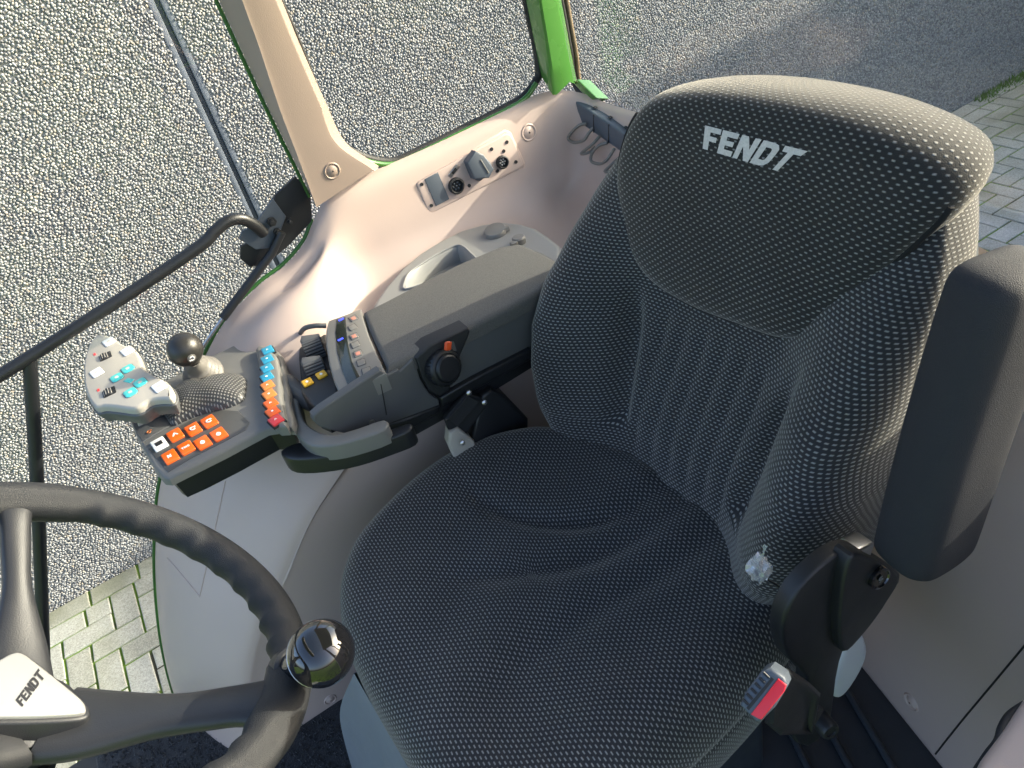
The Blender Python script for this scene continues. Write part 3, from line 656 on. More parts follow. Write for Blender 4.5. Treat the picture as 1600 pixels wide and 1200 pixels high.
hwl = lambda z: lerp(zk, [.175, .195, .226, .240, .243, .242, .240, .236, .230, .216, .195, .15], z)
sect = [(-a, b, c) for a, b, c in half[:0:-1]] + half
sect = spl([np.array(q) for q in sect], 7)
def rib(x, z):
    """sewn vertical channels and side pockets of the lower back"""
    m = float(smooth(.235, .19, z) * smooth(-.02, .03, z)); y = 0
    wv = .010 * math.sin(z * 22)
    if abs(x) < .125: y += .0062 * (1 - abs(math.cos(math.pi * (x + wv * .4) / .036)) ** .55) * m * (1 - float(smooth(.085, .115, abs(x))))
    for sgn in (-1, 1):
        c0 = sgn * (.128 + .12 * max(0, z - .05)); y += .024 * math.exp(-((x - c0) / .016) ** 2) * float(smooth(.27, .17, z) * smooth(.028, .040, z))
    return y
zz = np.linspace(-.06, .462, 84); V, UV = [], []
for z in zz:
    u_ = 0; pr = None; rowp = []
    for a, b, c in sect:
        x_ = xc(z) + (a * hw(z) if a < 0 else a * (hwl(z) - xc(z))); y_ = Ycz(z) + b * bo(z) + c
        if abs(a) < .6 and c < .05: y_ += rib(x_ - xc(z), z)
        rowp.append(np.array([x_, y_, z - .02 * c / .12 - .05 * float(smooth(.40, .53, z)) * c / .1]))
    rowp = np.array(rowp); dl_ = np.concatenate([[0], np.cumsum(np.linalg.norm(np.diff(rowp, axis=0), axis=1))]); mid = len(rowp) // 2
    V.append(rowp); UV.append(np.stack([dl_ - dl_[mid], np.full(len(dl_), z * 1.08)], 1))
V = np.array(V); nu, nv = V.shape[:2]
back = mk('backrest', V.reshape(-1, 3), grid_faces(nu, nv) + [tuple(range((nu - 1) * nv, nu * nv))], MB['fab_low'], seat, uv=np.concatenate(UV), ang=0)
BB = BVHTree.FromPolygons([Vector(v) for v in V.reshape(-1, 3)], grid_faces(nu, nv))
# ---- upper pad
ppts = [(-.232, .375), (-.222, .325), (-.200, .275), (-.150, .243), (-.07, .236), (.01, .243), (.075, .253), (.118, .277), (.152, .325), (.196, .392), (.220, .428), (.234, .452), (.238, .472), (.226, .490), (.19, .502), (.13, .510), (.06, .512), (-.03, .509), (-.11, .500), (-.17, .484), (-.203, .456), (-.224, .416)]
po = spl([np.array([a, 0, b]) for a, b in ppts], 8, True); NP = len(po); pc = np.array([.005, 0, .40])
pprof = [(s_, -.016 * (1 - s_ ** 4.5)) for s_ in np.linspace(.02, .84, 28)] + [(.885, -.0066), (.915, -.0042), (.940, -.0012), (.960, .0032), (.976, .009), (.989, .017), (.997, .027), (.992, .042), (.972, .058), (.94, .075), (.90, .09), (.80, .10)]
V, UV = [], []; prev = None
for s_, o_ in pprof:
    ring = pc + (po - pc) * s_; ring = ring.copy()
    ring[:, 1] = np.array([Ycz(z) for z in ring[:, 2]]) - .010 + o_ - .012 * ((ring[:, 0] / .25) ** 2) * (1 if s_ < 2 else 0)
    low = np.clip((.36 - ring[:, 2]) / .12, 0, 1)                       # the lower edge tucks into the seam
    ring[:, 1] += low * 0.0
    arc = np.linalg.norm(ring - np.array([pc[0], Ycz(.4) - .03, pc[2]]), axis=1) if prev is None else arc + np.linalg.norm(ring - prev, axis=1)
    prev = ring; dd = po - pc; dd = dd / np.linalg.norm(dd, axis=1)[:, None]; uvp = pc + dd * arc[:, None]
    V.append(ring); UV.append(np.stack([uvp[:, 0], uvp[:, 2]], 1))
PADV = np.concatenate(V); F = grid_faces(len(pprof), NP, False, True) + [tuple(range(NP)), tuple(range((len(pprof) - 1) * NP, len(pprof) * NP))]
pad = mk('upper_pad', PADV, F, MB['fab_pad'], seat, uv=np.concatenate(UV), ang=0)
PDB = BVHTree.FromPolygons([Vector(v) for v in PADV], F)
# seam round the pad: dark tube with the crease shade in its colour
k_ = [i for i, q in enumerate(pprof) if abs(q[0] - .976) < 1e-6][0]; ring = PADV[k_ * NP:(k_ + 1) * NP]; dd = np.array([pc[0], ring[:, 1].mean(), pc[2]]) - ring
lowr = [i for i in range(NP) if po[i, 2] < .462]; st = max(range(len(lowr)), key=lambda q: (lowr[q] - lowr[q - 1]) % NP); lowr = lowr[st:] + lowr[:st]
tube('pad_seam', np.array([ring[i] for i in lowr]) + np.array([0, .0012, 0]), .0036, mat('seam_shade', (.008, .008, .009), .9), pad, 8)
def front(u, v, lift=0.):
    h = [q for q in (hit(u, v, PDB, lift), hit(u, v, BB, lift)) if q is not None]
    return min(h, key=lambda q: np.linalg.norm(q[0] - CAM)) if h else None
# embroidered word
def word(a, b):
    u0 = np.array([1099, 232.]) * (1 - a) + np.array([1226, 270.]) * a; u1 = np.array([1103, 196.]) * (1 - a) + np.array([1262, 236.]) * a
    # a runs along the baseline, b up; slant is already in the corner points
    q = u0 * (1 - b) + u1 * b; h = hit(q[0], q[1], PDB, .0012); return h[0]
text_mesh('embroidered_word', 'FENDT', word, MB['badge'], pad, slant=.0, cuts=3)
# ---- hard shell behind the backrest
sh = [(-.20, .05), (-.22, .2), (-.20, .33), (-.15, .39), (.0, .41), (.14, .405), (.185, .36), (.200, .28), (.195, .16), (.16, .04)]
shp = spl([np.array([a, .30 + .05 * (b / .4), b]) for a, b in sh], 5, True); shp[:, 1] = np.array([Ycz(b) + .100 for b in shp[:, 2]])
slab('back_shell', shp, (0, -1, .15), .04, MB['frame'], seat, r=.012)
tube('shell_edge', spl([P(u, v, Y=.235) for u, v in ((1482, 345), (1477, 400), (1462, 450), (1442, 520), (1428, 590), (1416, 640))], 6), .008, MB['frame'], seat, 10)
# ---- base: suspension box and front apron
box('suspension_box', (-.03, -.17, -.32), (1, 0, 0), (0, 1, 0), (0, 0, 1), (.19, .19, .17), MB['tray'], seat, r=.01)
ap = [P(553, 1052, Z=-.10), P(532, 1105, Z=-.22), P(536, 1150, Z=-.33), P(560, 1235, Z=-.47)]
ap2 = [P(690, 1290, Z=-.10), P(690, 1330, Z=-.22), P(690, 1380, Z=-.33), P(700, 1440, Z=-.47)]
ap0 = [q + np.array([.02, .22, 0]) for q in ap]
G = np.array([spl(g_, 4) for g_ in (ap0, ap, ap2, [q + np.array([.02, .22, 0]) for q in ap2])])
mk('base_apron', G.reshape(-1, 3), grid_faces(*G.shape[:2]), MB['apron'], seat, ang=30)
# ---- folded-up left armrest
AF = [P(1357, 838, X=.287), P(1457, 880, X=.348), P(1530, 845, X=.352)]
top = [P(1474, 402, X=.287), P(1600, 430, X=.348), P(1680, 400, X=.352)]
axu = nz((top[0] - AF[0]) * .5 + (top[1] - AF[1]) * .5)
alen = np.linalg.norm(top[0] - AF[0]) + .012
base = AF[0]; ex = np.array([1., 0, 0]); ex = nz(ex - axu * (ex @ axu)); ey = np.cross(axu, ex); ey = ey if ey[1] > 0 else -ey
cs_ = [(0, .016), (.010, .002), (.042, -.004), (.058, .004), (.064, .022), (.064, .068), (.054, .088), (.022, .094), (.004, .086), (0, .05)]
cso = spl([np.array([a, b, 0]) for a, b in cs_], 5, True)[:, :2]; cc_ = cso.mean(0)
V = []
for t_, s_ in [(0., .35), (.0, .6), (.004, .82), (.011, .94), (.022, 1.0), (.06, 1.02), (.5, 1.0), (.93, .97), (.962, .93), (.984, .82), (.996, .6), (1., .3)]:
    for a, b in cso:
        a2, b2 = cc_ + (np.array([a, b]) - cc_) * s_
        V.append(base - axu * .02 + axu * (alen + .006) * t_ + ex * a2 + ey * b2 - ey * .006 * math.sin(t_ * 3.1))
V = np.array(V); nn = len(cso); arm = mk('folded_armrest', V, grid_faces(12, nn, False, True) + [tuple(range(nn)), tuple(range(11 * nn, 12 * nn))], MB['vinyl'], seat, ang=0, sub=1)
# hinge bracket of the armrest
bx = .285
def BX(pts, x): return [P(u, v, X=x) for u, v in pts]
br = BX([(1262, 905), (1300, 872), (1335, 858), (1372, 872), (1408, 898), (1396, 925), (1352, 970), (1322, 1008), (1308, 1060), (1302, 1110), (1290, 1146), (1262, 1168), (1236, 1150), (1252, 1110), (1262, 1060), (1232, 1030), (1222, 985), (1236, 940)], bx)
slab('armrest_bracket', spl(br, 2, True), (1, -.1, .15), .018, MB['black'], seat, r=.004)
slab('bracket_cover', np.array(spl(BX([(1325, 880), (1350, 868), (1405, 900), (1388, 940), (1352, 990), (1318, 1020), (1312, 960)], bx + .012), 4, True)), (1, -.1, .15), .02, MB['black'], seat, r=.004)
q = P(1374, 903, X=bx + .016); hub_ = lathe('hinge_cap', q, (1, -.1, .15), [(.0125, -.004), (.0125, .002), (.0105, .003), (.0095, .0015), (.002, .0015)], MB['gloss'], seat, 24)
text_mesh('hinge_mark', 'S', lambda a, b: q + np.array([.0022, 0, 0]) + np.array([0, 1., .1]) * (a - .5) * .008 + np.array([0, -.3, 1.]) * (b - .5) * .010, MB['light'], hub_, slant=.1, cuts=0)
lathe('bolt_cap', P(1293, 1138, X=.30), (1, -.2, .2), [(.012, -.02), (.012, .004), (.010, .007), (.007, .007), (.0065, .005), (.001, .005)], MB['black'], seat, 20)
box('hinge_pin', P(1335, 862, X=.272), (1, 0, 0), (0, .3, 1), (0, 1, -.3), (.012, .016, .012), MB['steel'], seat, r=.003)
# buckle
n_b = nz(CAM - P(1200, 1085, X=.285)); n_b = nz(n_b + np.array([.1, -.25, .1]))
pb = P(1198, 1082, X=.345)
def BK(u, v): return PP(u, v, pb, n_b)
bk_ = slab('buckle', np.array([BK(*q) for q in ((1156, 1102), (1166, 1080), (1190, 1048), (1204, 1043), (1226, 1058), (1231, 1072), (1212, 1104), (1188, 1128), (1180, 1127))]), n_b, .05, MB['slate'], seat, r=.003)
slab('press_button', np.array([BK(*q) for q in ((1173, 1116), (1216, 1060), (1229, 1070), (1226, 1080), (1190, 1124), (1186, 1123))]) + n_b * .0016, n_b, .004, MB['redbuckle'], bk_, r=.001)
slab('buckle_slot', np.array([BK(*q) for q in ((1166, 1106), (1206, 1058), (1210, 1061), (1170, 1110))]) + n_b * .0008, n_b, .002, MB['seal'], bk_, r=.0002)
for k in range(6):
    a = np.array([1166, 1098.]) * (1 - k / 5.5) + np.array([1202, 1052.]) * k / 5.5
    tube('grip_rib', [BK(*(a + np.array([-6, -6]))) + n_b * .0006, BK(*(a + np.array([3, 3]))) + n_b * .0006], .0012, MB['black'], bk_, 6)
box('buckle_stalk', P(1250, 1112, X=.30), (1, 0, 0), (0, .6, -.5), (0, .5, .6), (.012, .026, .010), MB['softblack'], seat, r=.003)
slab('buckle_housing', np.array([P(u, v, X=.332) for u, v in ((1207, 1046), (1232, 1052), (1262, 1072), (1281, 1090), (1270, 1148), (1218, 1150), (1194, 1130))]), n_b, .03, MB['black'], seat, r=.004)
# belt retractor on the right of the seat
rt = thing('belt_retractor', P(755, 665, X=-.33), 'black seat belt retractor box between cushion and right armrest console', 'belt retractor')
def RX(pts, x): return np.array([P(u, v, X=x) for u, v in pts])
slab('housing', RX([(752, 618), (768, 608), (790, 618), (826, 655), (826, 690), (790, 720), (745, 720), (735, 690)], -.31), (1, -.2, .3), .05, MB['black'], rt, r=.006)
slab('belt_guide', RX([(693, 655), (728, 615), (752, 622), (762, 634), (728, 680), (700, 672)], -.305), (1, -.3, .5), .035, MB['softblack'], rt, r=.005)
slab('belt_webbing', RX([(700, 654), (731, 618), (748, 628), (716, 668)], -.298), (1, -.3, .5), .006, mat('belt_webbing', (.02, .02, .022), .8, bump=(900, .6)), rt, r=.001)
slab('mount_bracket', RX([(702, 675), (716, 668), (742, 690), (748, 722), (712, 722), (700, 694)], -.30), (1, -.2, .3), .03, MB['warm'], rt, r=.005)
for u, v in ((733, 614), (757, 629), (723, 692)): lathe('screw', P(u, v, X=-.288), (1, -.2, .3), [(.004, -.004), (.004, .001), (.002, .002)], MB['steel'], rt, 10)

# ================================================================== ARMREST CONSOLE
con = thing('armrest_console', (-.42, -.2, .05), 'grey right-hand armrest console with joystick, keypads and padded top', 'armrest console')
UPV = np.array([0, 0, 1.]); LF = np.array([1., 0, 0])
ZT = .205
# padded top
pad_px = [(566, 487), (600, 470), (650, 444), (720, 409), (780, 384), (812, 379), (848, 393), (880, 412), (845, 452), (800, 477), (760, 497), (722, 516), (700, 530), (650, 552), (604, 576), (597, 560), (585, 535), (574, 511)]
ap_ = slab('arm_pad', px(pad_px, Z=ZT), UPV, .026, MB['foam'], con, r=.009, steps=4)
# body under the pad
slab('arm_body', px([(575, 500), (650, 458), (780, 392), (850, 400), (870, 420), (838, 458), (760, 503), (700, 536), (612, 582), (598, 560)], Z=ZT - .012), UPV, .125, MB['black'], con, r=.006)
def XS(pts, x=-.312): return [P(u, v, X=x) for u, v in pts]
fs = slab('side_cover', np.array(XS([(489, 650), (500, 640), (533, 618), (560, 600), (594, 578), (606, 586), (622, 577), (625, 580), (645, 562), (651, 574), (657, 592), (665, 606), (673, 617), (686, 624), (688, 637), (640, 655), (598, 670), (592, 663), (560, 675), (540, 678), (515, 672), (499, 667), (490, 659)], -.322)), LF, .014, MB['dark'], con, r=.003)
tube('cover_joint', XS([(595, 600), (600, 625), (604, 648)], -.3215), .0009, MB['seal'], fs, 6)
lathe('cover_screw', P(581, 660, X=-.322), LF, [(.005, -.002), (.005, .0008), (.003, .0014), (.0015, .0004)], MB['steel'], fs, 14)
slab('lower_cover', np.array(XS([(597, 668), (640, 652), (688, 634), (689, 645), (650, 668), (622, 681), (606, 677)], -.318)), LF, .05, MB['black'], con, r=.005)
slab('rear_side_cover', np.array(XS([(733, 514), (760, 499), (800, 478), (845, 454), (842, 520), (832, 545), (790, 566), (740, 592), (702, 609), (715, 565)], -.326)), LF, .008, MB['dark'], con, r=.002, label='dark grey rear cover of the console side')
slab('rear_lower_edge', np.array(XS([(688, 622), (740, 592), (830, 546), (842, 556), (800, 580), (740, 612), (692, 636)], -.316)), LF, .05, MB['black'], con, r=.004)
kc = P(694, 574, X=-.312)
slab('dial_recess', np.array(XS([(650, 560), (672, 540), (732, 512), (735, 520), (716, 565), (703, 610), (688, 620), (672, 612), (660, 590)], -.320)), LF, .03, MB['softblack'], con, r=.003)
dn = nz([1, .25, .25])
dial = lathe('rotary_dial', kc, dn, [(.0275, -.012), (.028, .004), (.026, .008), (.0225, .0095), (.0215, .0085), (.020, .013), (.018, .0145), (.002, .015)], MB['black'], con, 36, ang=30)
for k in range(30):
    a = 2 * math.pi * k / 30; e1 = nz(np.cross(dn, [0, 0, 1])); e2 = np.cross(dn, e1); rr = .0282
    o_ = kc + rr * (math.cos(a) * e1 + math.sin(a) * e2); tube('dial_ridge', [o_ - dn * .008, o_ + dn * .004], .0011, MB['black'], dial, 5)
slab('dial_marker', rect(P(702, 541, X=-.302), (0, .35, .9), (0, .9, -.35), .007, .0042, .0025), dn, .006, mat('red_orange_marker', (.75, .09, .02), .45), dial, r=.0012)
# display bezel with strip display and membrane keys
bz = slab('display_bezel', px([(513, 501), (540, 491), (564, 482), (569, 500), (577, 525), (589, 553), (603, 583), (570, 598), (531, 617), (521, 595), (514, 570), (509, 540), (509, 515)], Z=ZT - .002), UPV, .03, MB['mid'], con, r=.003)
ds = slab('strip_display', px([(526, 499), (540, 495), (541, 515), (544, 540), (550, 565), (564, 592), (545, 604), (535, 580), (527, 550), (524, 520)], Z=ZT - .0012), UPV, .002, MB['display'], con, r=.0004)
for u, v in ((533, 499), (532, 530)): slab('lit_symbol', rect(P(u, v, Z=ZT - .0008), (0, 1, 0), (1, 0, 0), .0045, .0022), UPV, .0006, MB['bluelit'], ds, r=.0001)
for k, (u, v) in enumerate(((552, 497), (551, 511), (553, 525), (555, 538), (559, 552), (564, 566), (572, 579))):
    a = .10 * k; ax_ = np.array([math.sin(a * .5), math.cos(a * .5), 0]); ay_ = np.array([math.cos(a * .5), -math.sin(a * .5), 0])
    kf = slab('key_frame', rect(P(u, v, Z=ZT - .0014), ax_, ay_, .0068, .0085, .0015), UPV, .002, MB['softblack'], bz, r=.0003)
    kk = slab('membrane_key', rect(P(u, v, Z=ZT - .0006), ax_, ay_, .0060, .0077, .0015), UPV, .002, MB['mid'], bz, r=.0006)
    if k in (0, 2, 4): slab('key_lamp', rect(P(u, v, Z=ZT - .0001), ax_, ay_, .0035, .0045, .001), UPV, .0006, mat('key_lamp', (.55, .22, .16), .5), kk, r=.0001)
# thumbwheel module
tw = slab('thumbwheel_block', px([(468, 598), (500, 582), (515, 575), (527, 600), (531, 622), (500, 637), (484, 630), (470, 612)], Z=.185), UPV, .05, MB['black'], con, r=.005)
slab('wheel_cradle', px([(468, 520), (480, 510), (508, 508), (512, 540), (520, 578), (500, 586), (470, 600), (466, 560)], Z=.165), UPV, .03, MB['softblack'], con, r=.004)
for u, v in ((491, 546), (493, 577)):
    c = P(u, v, Z=.178); axw = nz(P(u + 10, v - 4, Z=.178) - P(u - 10, v + 4, Z=.178)); R_ = .016
    w_ = lathe('thumbwheel', c - axw * .016, axw, [(R_ * .8, 0), (R_, .001), (R_, .031), (R_ * .8, .032)], MB['softblack'], con, 24)
    e1 = nz(np.cross(axw, [0, 0, 1])); e2 = np.cross(axw, e1)
    for k in range(20):
        a = 2 * math.pi * k / 20; o_ = c + (R_ + .0004) * (math.cos(a) * e1 + math.sin(a) * e2); tube('wheel_ridge', [o_ - axw * .0145, o_ + axw * .0145], .0013, MB['dark'], w_, 5)
for u, v in ((480, 528), (481, 562)):
    slab('wheel_tab', px([(u - 12, v + 4), (u - 10, v - 4), (u + 18, v - 8), (u + 20, v - 3), (u + 6, v + 2), (u - 8, v + 9)], Z=.196), UPV, .02, MB['dark'], con, r=.003)
tube('wheel_guard', spl([P(468, 523, Z=.175), P(476, 513, Z=.19), P(492, 509, Z=.195), P(510, 509, Z=.19)], 6), .0042, MB['dark'], con, 10)
def glyph(kind, c, ax_, ay_, s, n_, m, parent):
    c = np.array(c) + nz(n_) * .0004; ax_ = nz(ax_); ay_ = nz(ay_)
    T = lambda a, b: c + ax_ * a * s + ay_ * b * s
    if kind in ('N', 'TMS', 'S', 'B'):
        wd = 1.0 if len(kind) == 1 else 2.0; hh = 1.2 if len(kind) == 1 else .8
        return text_mesh('key_print', kind, lambda a, b: T((a - .5) * wd, (b - .5) * hh), m, parent, slant=.05, cuts=0)
    if kind in ('ring', 'turn'):
        a0, a1 = (0, 2 * math.pi) if kind == 'ring' else (.6, 5.6); pts = [T(.55 * math.cos(a), .55 * math.sin(a)) for a in np.linspace(a0, a1, 18)]
        v_, f_ = tube_geo(pts, s * .13, 6); parts = [(v_, f_)]
        if kind == 'turn': parts.append(slab_geo(np.array([T(.2, .35), T(.75, .8), T(.8, .1)]), n_, .0004, .0001, 1))
        V, F = join(parts); return mk('key_print', V, F, m, parent)
    if kind == 'drop': return slab('key_print', np.array([T(.55 * math.cos(a) * (1 - .35 * max(0, math.sin(a))), .75 * math.sin(a) - .05) for a in np.linspace(0, 2 * math.pi, 16, endpoint=False)]), n_, .0004, m, parent, r=.0001, steps=1)
    if kind == 'chevron':
        return slab('key_print', np.array([T(-.7, -.5), T(-.35, -.5), T(0, .15), T(.35, -.5), T(.7, -.5), T(.15, .65), T(-.15, .65)]), n_, .0004, m, parent, r=.0001, steps=1)
    if kind == 'square': return slab('key_print', rect(c, ax_, ay_, .55 * s, .55 * s), n_, .0004, m, parent, r=.0001, steps=1)
    if kind == 'bars':
        V, F = join([slab_geo(rect(T(0, b), ax_, ay_, .55 * s, .13 * s), n_, .0004, .0001, 1) for b in (-.4, 0, .4)]); return mk('key_print', V, F, m, parent)
def key(name, u, v, Z, hx, hy, m, parent, ax_=(0, 1, 0), ay_=(1, 0, 0), h=.004, cr=.002, icon=None, im=None, isz=None, frame=None):
    c = P(u, v, Z=Z)
    if frame: slab('key_frame', rect(c - UPV * .002, ax_, ay_, hx + .0018, hy + .0018, cr), UPV, .003, frame, parent, r=.0006)
    k = slab(name, rect(c + UPV * h * .3, ax_, ay_, hx, hy, cr), UPV, h, m, parent, r=.0013)
    if icon: glyph(icon, c + UPV * h * .3, ax_, -np.array(ay_, float), isz or hx * .55, UPV, im or MB['print'], k)
    return k
for u, v in ((480, 597), (502, 585)): key('yellow_key', u, v, .187, .0078, .0085, MB['yellow'], tw, icon='drop', frame=MB['softblack'])
# storage tray behind the pad
tray_out = [(575, 490), (585, 470), (600, 448), (627, 418), (655, 395), (686, 376), (720, 359), (754, 349), (788, 345), (815, 348), (838, 355), (858, 368), (878, 384), (872, 420), (800, 400), (700, 450), (620, 490)]
TZ = .188
pocket = [(634, 453), (633, 440), (640, 427), (660, 412), (690, 394), (714, 384), (724, 386), (735, 396), (745, 409), (720, 420), (680, 438)]
V, F = slab_geo(px(tray_out, Z=TZ), UPV, .075, .010, 4)
tr = mk('storage_tray', V, F[:-2] + F[-1:], MB['light'], con, ang=40)
# top of tray with the pocket opening cut in
ins = inset2(px(tray_out, Z=TZ), UPV, .010); pk = px(pocket, Z=TZ)
bm = bmesh.new(); o0 = root_origin(con)
va = [bm.verts.new(Vector(q)) for q in ins]; vb = [bm.verts.new(Vector(q)) for q in pk]
es = [bm.edges.new((va[i], va[(i + 1) % len(va)])) for i in range(len(va))] + [bm.edges.new((vb[i], vb[(i + 1) % len(vb)])) for i in range(len(vb))]
bmesh.ops.triangle_fill(bm, use_beauty=True, use_dissolve=False, edges=es); bm.verts.index_update()
V = np.array([v.co[:] for v in bm.verts]); F = [[v.index for v in f.verts] for f in bm.faces]
# drop triangles that lie over the pocket
def inpoly(p_, poly):
    c = False; n_ = len(poly)
    for i in range(n_):
        a, b = poly[i], poly[i - 1]
        if (a[1] > p_[1]) != (b[1] > p_[1]) and p_[0] < (b[0] - a[0]) * (p_[1] - a[1]) / (b[1] - a[1]) + a[0]: c = not c
    return c
F = [f for f in F if not inpoly(V[f].mean(0)[:2], pk[:, :2])]; bm.free()
mk('tray_top', V, F, MB['light'], con, sm=False)
pin = inset2(pk, UPV, .006) - UPV * .029; V = np.concatenate([pk + UPV * .0005, inset2(pk, UPV, .0025) - UPV * .003, pin]); n_ = len(pk)
mk('tray_pocket', V, grid_faces(3, n_, False, True) + [tuple(range(2 * n_, 3 * n_))], MB['light'], con, ang=40)
tube('pocket_rim', spl(pk + UPV * .001, 3, True), .0022, MB['light'], con, 8, closed=True)
c = P(774, 362, Z=TZ + .004); lid = lathe('round_socket_lid', c, nz([.1, -.1, 1]), [(.021, -.006), (.021, .003), (.019, .006), (.012, .0072), (.001, .0075)], MB['mid'], con, 28)
box('lid_tab', c + np.array([.012, .015, .002]), (0, 1, 0), (1, 0, 0), UPV, (.007, .005, .004), MB['mid'], lid, r=.0015)
c = P(811, 376, Z=TZ + .004); pl_ = lathe('small_plug', c, UPV, [(.012, -.004), (.012, .006), (.010, .008), (.001, .0084)], MB['mid'], con, 20)
box('plug_latch', c + np.array([.006, -.014, .001]), (1, 0, 0), (0, 1, 0), UPV, (.006, .006, .005), MB['mid'], pl_, r=.0015)
# link arm to the front console
tube('link_arm', spl([P(447, 600, Z=.155), P(470, 618, Z=.15), P(505, 632, Z=.145), P(545, 640, Z=.13)], 6), .017, MB['dark'], con, 14)
slab('link_yoke', spl(px([(447, 600), (450, 640), (459, 672), (478, 692), (505, 697), (545, 690), (602, 670), (600, 655), (560, 668), (530, 676), (505, 676), (482, 664), (470, 646), (464, 618), (462, 602)], Z=.158), 3, True), UPV, .028, MB['mid'], con, r=.004)
slab('link_underside', spl(px([(438, 704), (468, 690), (500, 699), (550, 692), (604, 672), (640, 660), (640, 672), (604, 687), (550, 705), (495, 715), (452, 716)], Z=.138), 3, True), UPV, .03, MB['black'], con, r=.004)
# front console body
FZC = .175
fb = px([(200, 652), (216, 688), (240, 730), (254, 746), (264, 747), (300, 729), (350, 704), (415, 669), (440, 665), (456, 668), (458, 655), (452, 630), (449, 600), (445, 575), (437, 551), (422, 535), (405, 529), (387, 529), (360, 541), (325, 559), (290, 578), (245, 600)], Z=FZC)
body = slab('keypad_body', fb, UPV, .013, MB['mid'], con, r=.005, draft=.002)
ub = px([(225, 690), (250, 738), (262, 746), (300, 729), (350, 704), (415, 669), (456, 668), (450, 600), (420, 545), (330, 570), (240, 620)], Z=FZC - .0115)
slab('keypad_underbody', inset2(ub, UPV, .003), UPV, .052, MB['black'], con, r=.003, draft=-.005)
slab('body_recess', px([(232, 702), (262, 738), (300, 715), (350, 690), (383, 672), (390, 660), (372, 642), (340, 640), (300, 655), (255, 680)], Z=FZC + .0008), UPV, .002, mat('recess_grey', (.075, .074, .071), .38, rvar=.06), body, r=.0006)
# dark inset with small roller
ins_ = slab('roller_inset', px([(203, 655), (222, 640), (250, 633), (262, 650), (267, 664), (240, 679), (222, 690), (212, 676)], Z=FZC + .003), UPV, .006, MB['dark'], body, r=.002)
c = P(223, 659, Z=FZC + .004); rl = lathe('small_roller', c - np.array([.006, 0, 0]), (1, 0, 0), [(.007, 0), (.008, .001), (.008, .011), (.007, .012)], MB['warm'], ins_, 20)
for k in range(16):
    a = 2 * math.pi * k / 16; o_ = c + np.array([0, math.cos(a), math.sin(a)]) * .0081; tube('roller_ridge', [o_ - np.array([.005, 0, 0]), o_ + np.array([.005, 0, 0])], .0006, MB['seal'], rl, 4)
glyph('turn', P(233, 675, Z=FZC + .0035), (0, 1, 0), (-1, 0, 0), .0055, UPV, mat('orange_print', (.55, .16, .04), .5), ins_)
# orange keys
icons = ['chevron', 'turn', 'turn', 'N', 'TMS', 'drop', 'drop']
for (u, v), ic in zip(((274, 680), (302, 671), (327, 659), (266, 714), (291, 700), (317, 692), (342, 679)), icons):
    key('orange_key', u, v, FZC + .002, .0100, .0148, MB['orange'], body, ax_=(-.05, 1, 0), ay_=(1, .12, 0), h=.006, icon=ic, im=MB['print'], isz=.0066, frame=MB['light'])
key('white_key', 249, 694, FZC + .002, .0100, .0148, MB['white'], body, ax_=(-.05, 1, 0), ay_=(1, .12, 0), h=.006, icon='square', im=MB['printdark'], isz=.0095)
# column of rocker keys on the raised bridge
slab('key_bridge', px([(398, 545), (404, 538), (420, 541), (432, 556), (437, 585), (439, 620), (446, 655), (446, 664), (432, 665), (420, 655), (412, 625), (406, 590), (402, 562)], Z=FZC + .012), UPV, .02, MB['mid'], body, r=.006, steps=4)
for k, ((u, v), m_) in enumerate(zip(((418, 547), (417.5, 561), (417, 575), (417, 589), (418, 602), (420.5, 616), (423, 630), (426, 643), (431, 656)), ['blue'] * 4 + ['amber', 'amber', 'orange', 'orange', 'red'])):
    a = .028 * (k - 2); key(m_ + '_rocker_key', u, v, FZC + .013, .0090, .0104, MB[m_], body, ax_=(-a, 1, 0), ay_=(1, a, 0), h=.005, cr=.0012, icon='bars' if k % 2 else 'chevron', isz=.003, frame=MB['softblack'])
# palm rest with dimpled grip
gp = px([(246, 634), (262, 622), (275, 607), (300, 598), (325, 600), (345, 592), (362, 586), (376, 586), (384, 592), (383, 610), (378, 624), (352, 636), (318, 644), (290, 654), (268, 663), (258, 652)], Z=FZC + .004)
def dimple_mat():
    m = bpy.data.materials.new('dimpled_grip'); m.use_nodes = True; t = m.node_tree; b = t.nodes['Principled BSDF']; L = t.links.new
    b.inputs['Roughness'].default_value = .42
    tc = t.nodes.new('ShaderNodeTexCoord'); v = t.nodes.new('ShaderNodeTexVoronoi'); v.voronoi_dimensions = '2D'; v.inputs['Scale'].default_value = 215; v.inputs['Randomness'].default_value = .0
    mp = t.nodes.new('ShaderNodeMapping'); mp.inputs['Rotation'].default_value = (0, 0, .7); L(tc.outputs['Object'], mp.inputs[0]); L(mp.outputs[0], v.inputs[0])
    r = t.nodes.new('ShaderNodeMapRange'); r.interpolation_type = 'SMOOTHSTEP'; L(v.outputs['Distance'], r.inputs[0]); r.inputs[1].default_value = .2; r.inputs[2].default_value = .34; r.inputs[3].default_value = 1; r.inputs[4].default_value = 0
    mx = t.nodes.new('ShaderNodeMix'); mx.data_type = 'RGBA'; mx.inputs[6].default_value = (.04, .04, .04, 1); mx.inputs[7].default_value = (.22, .215, .20, 1); L(r.outputs[0], mx.inputs[0]); L(mx.outputs[2], b.inputs[0])
    bp = t.nodes.new('ShaderNodeBump'); bp.inputs['Strength'].default_value = .6; bp.inputs['Distance'].default_value = .0012; L(r.outputs[0], bp.inputs['Height']); L(bp.outputs[0], b.inputs['Normal'])
    return m
gs_ = spl(gp, 4, True); gc = gs_.mean(0); V = []
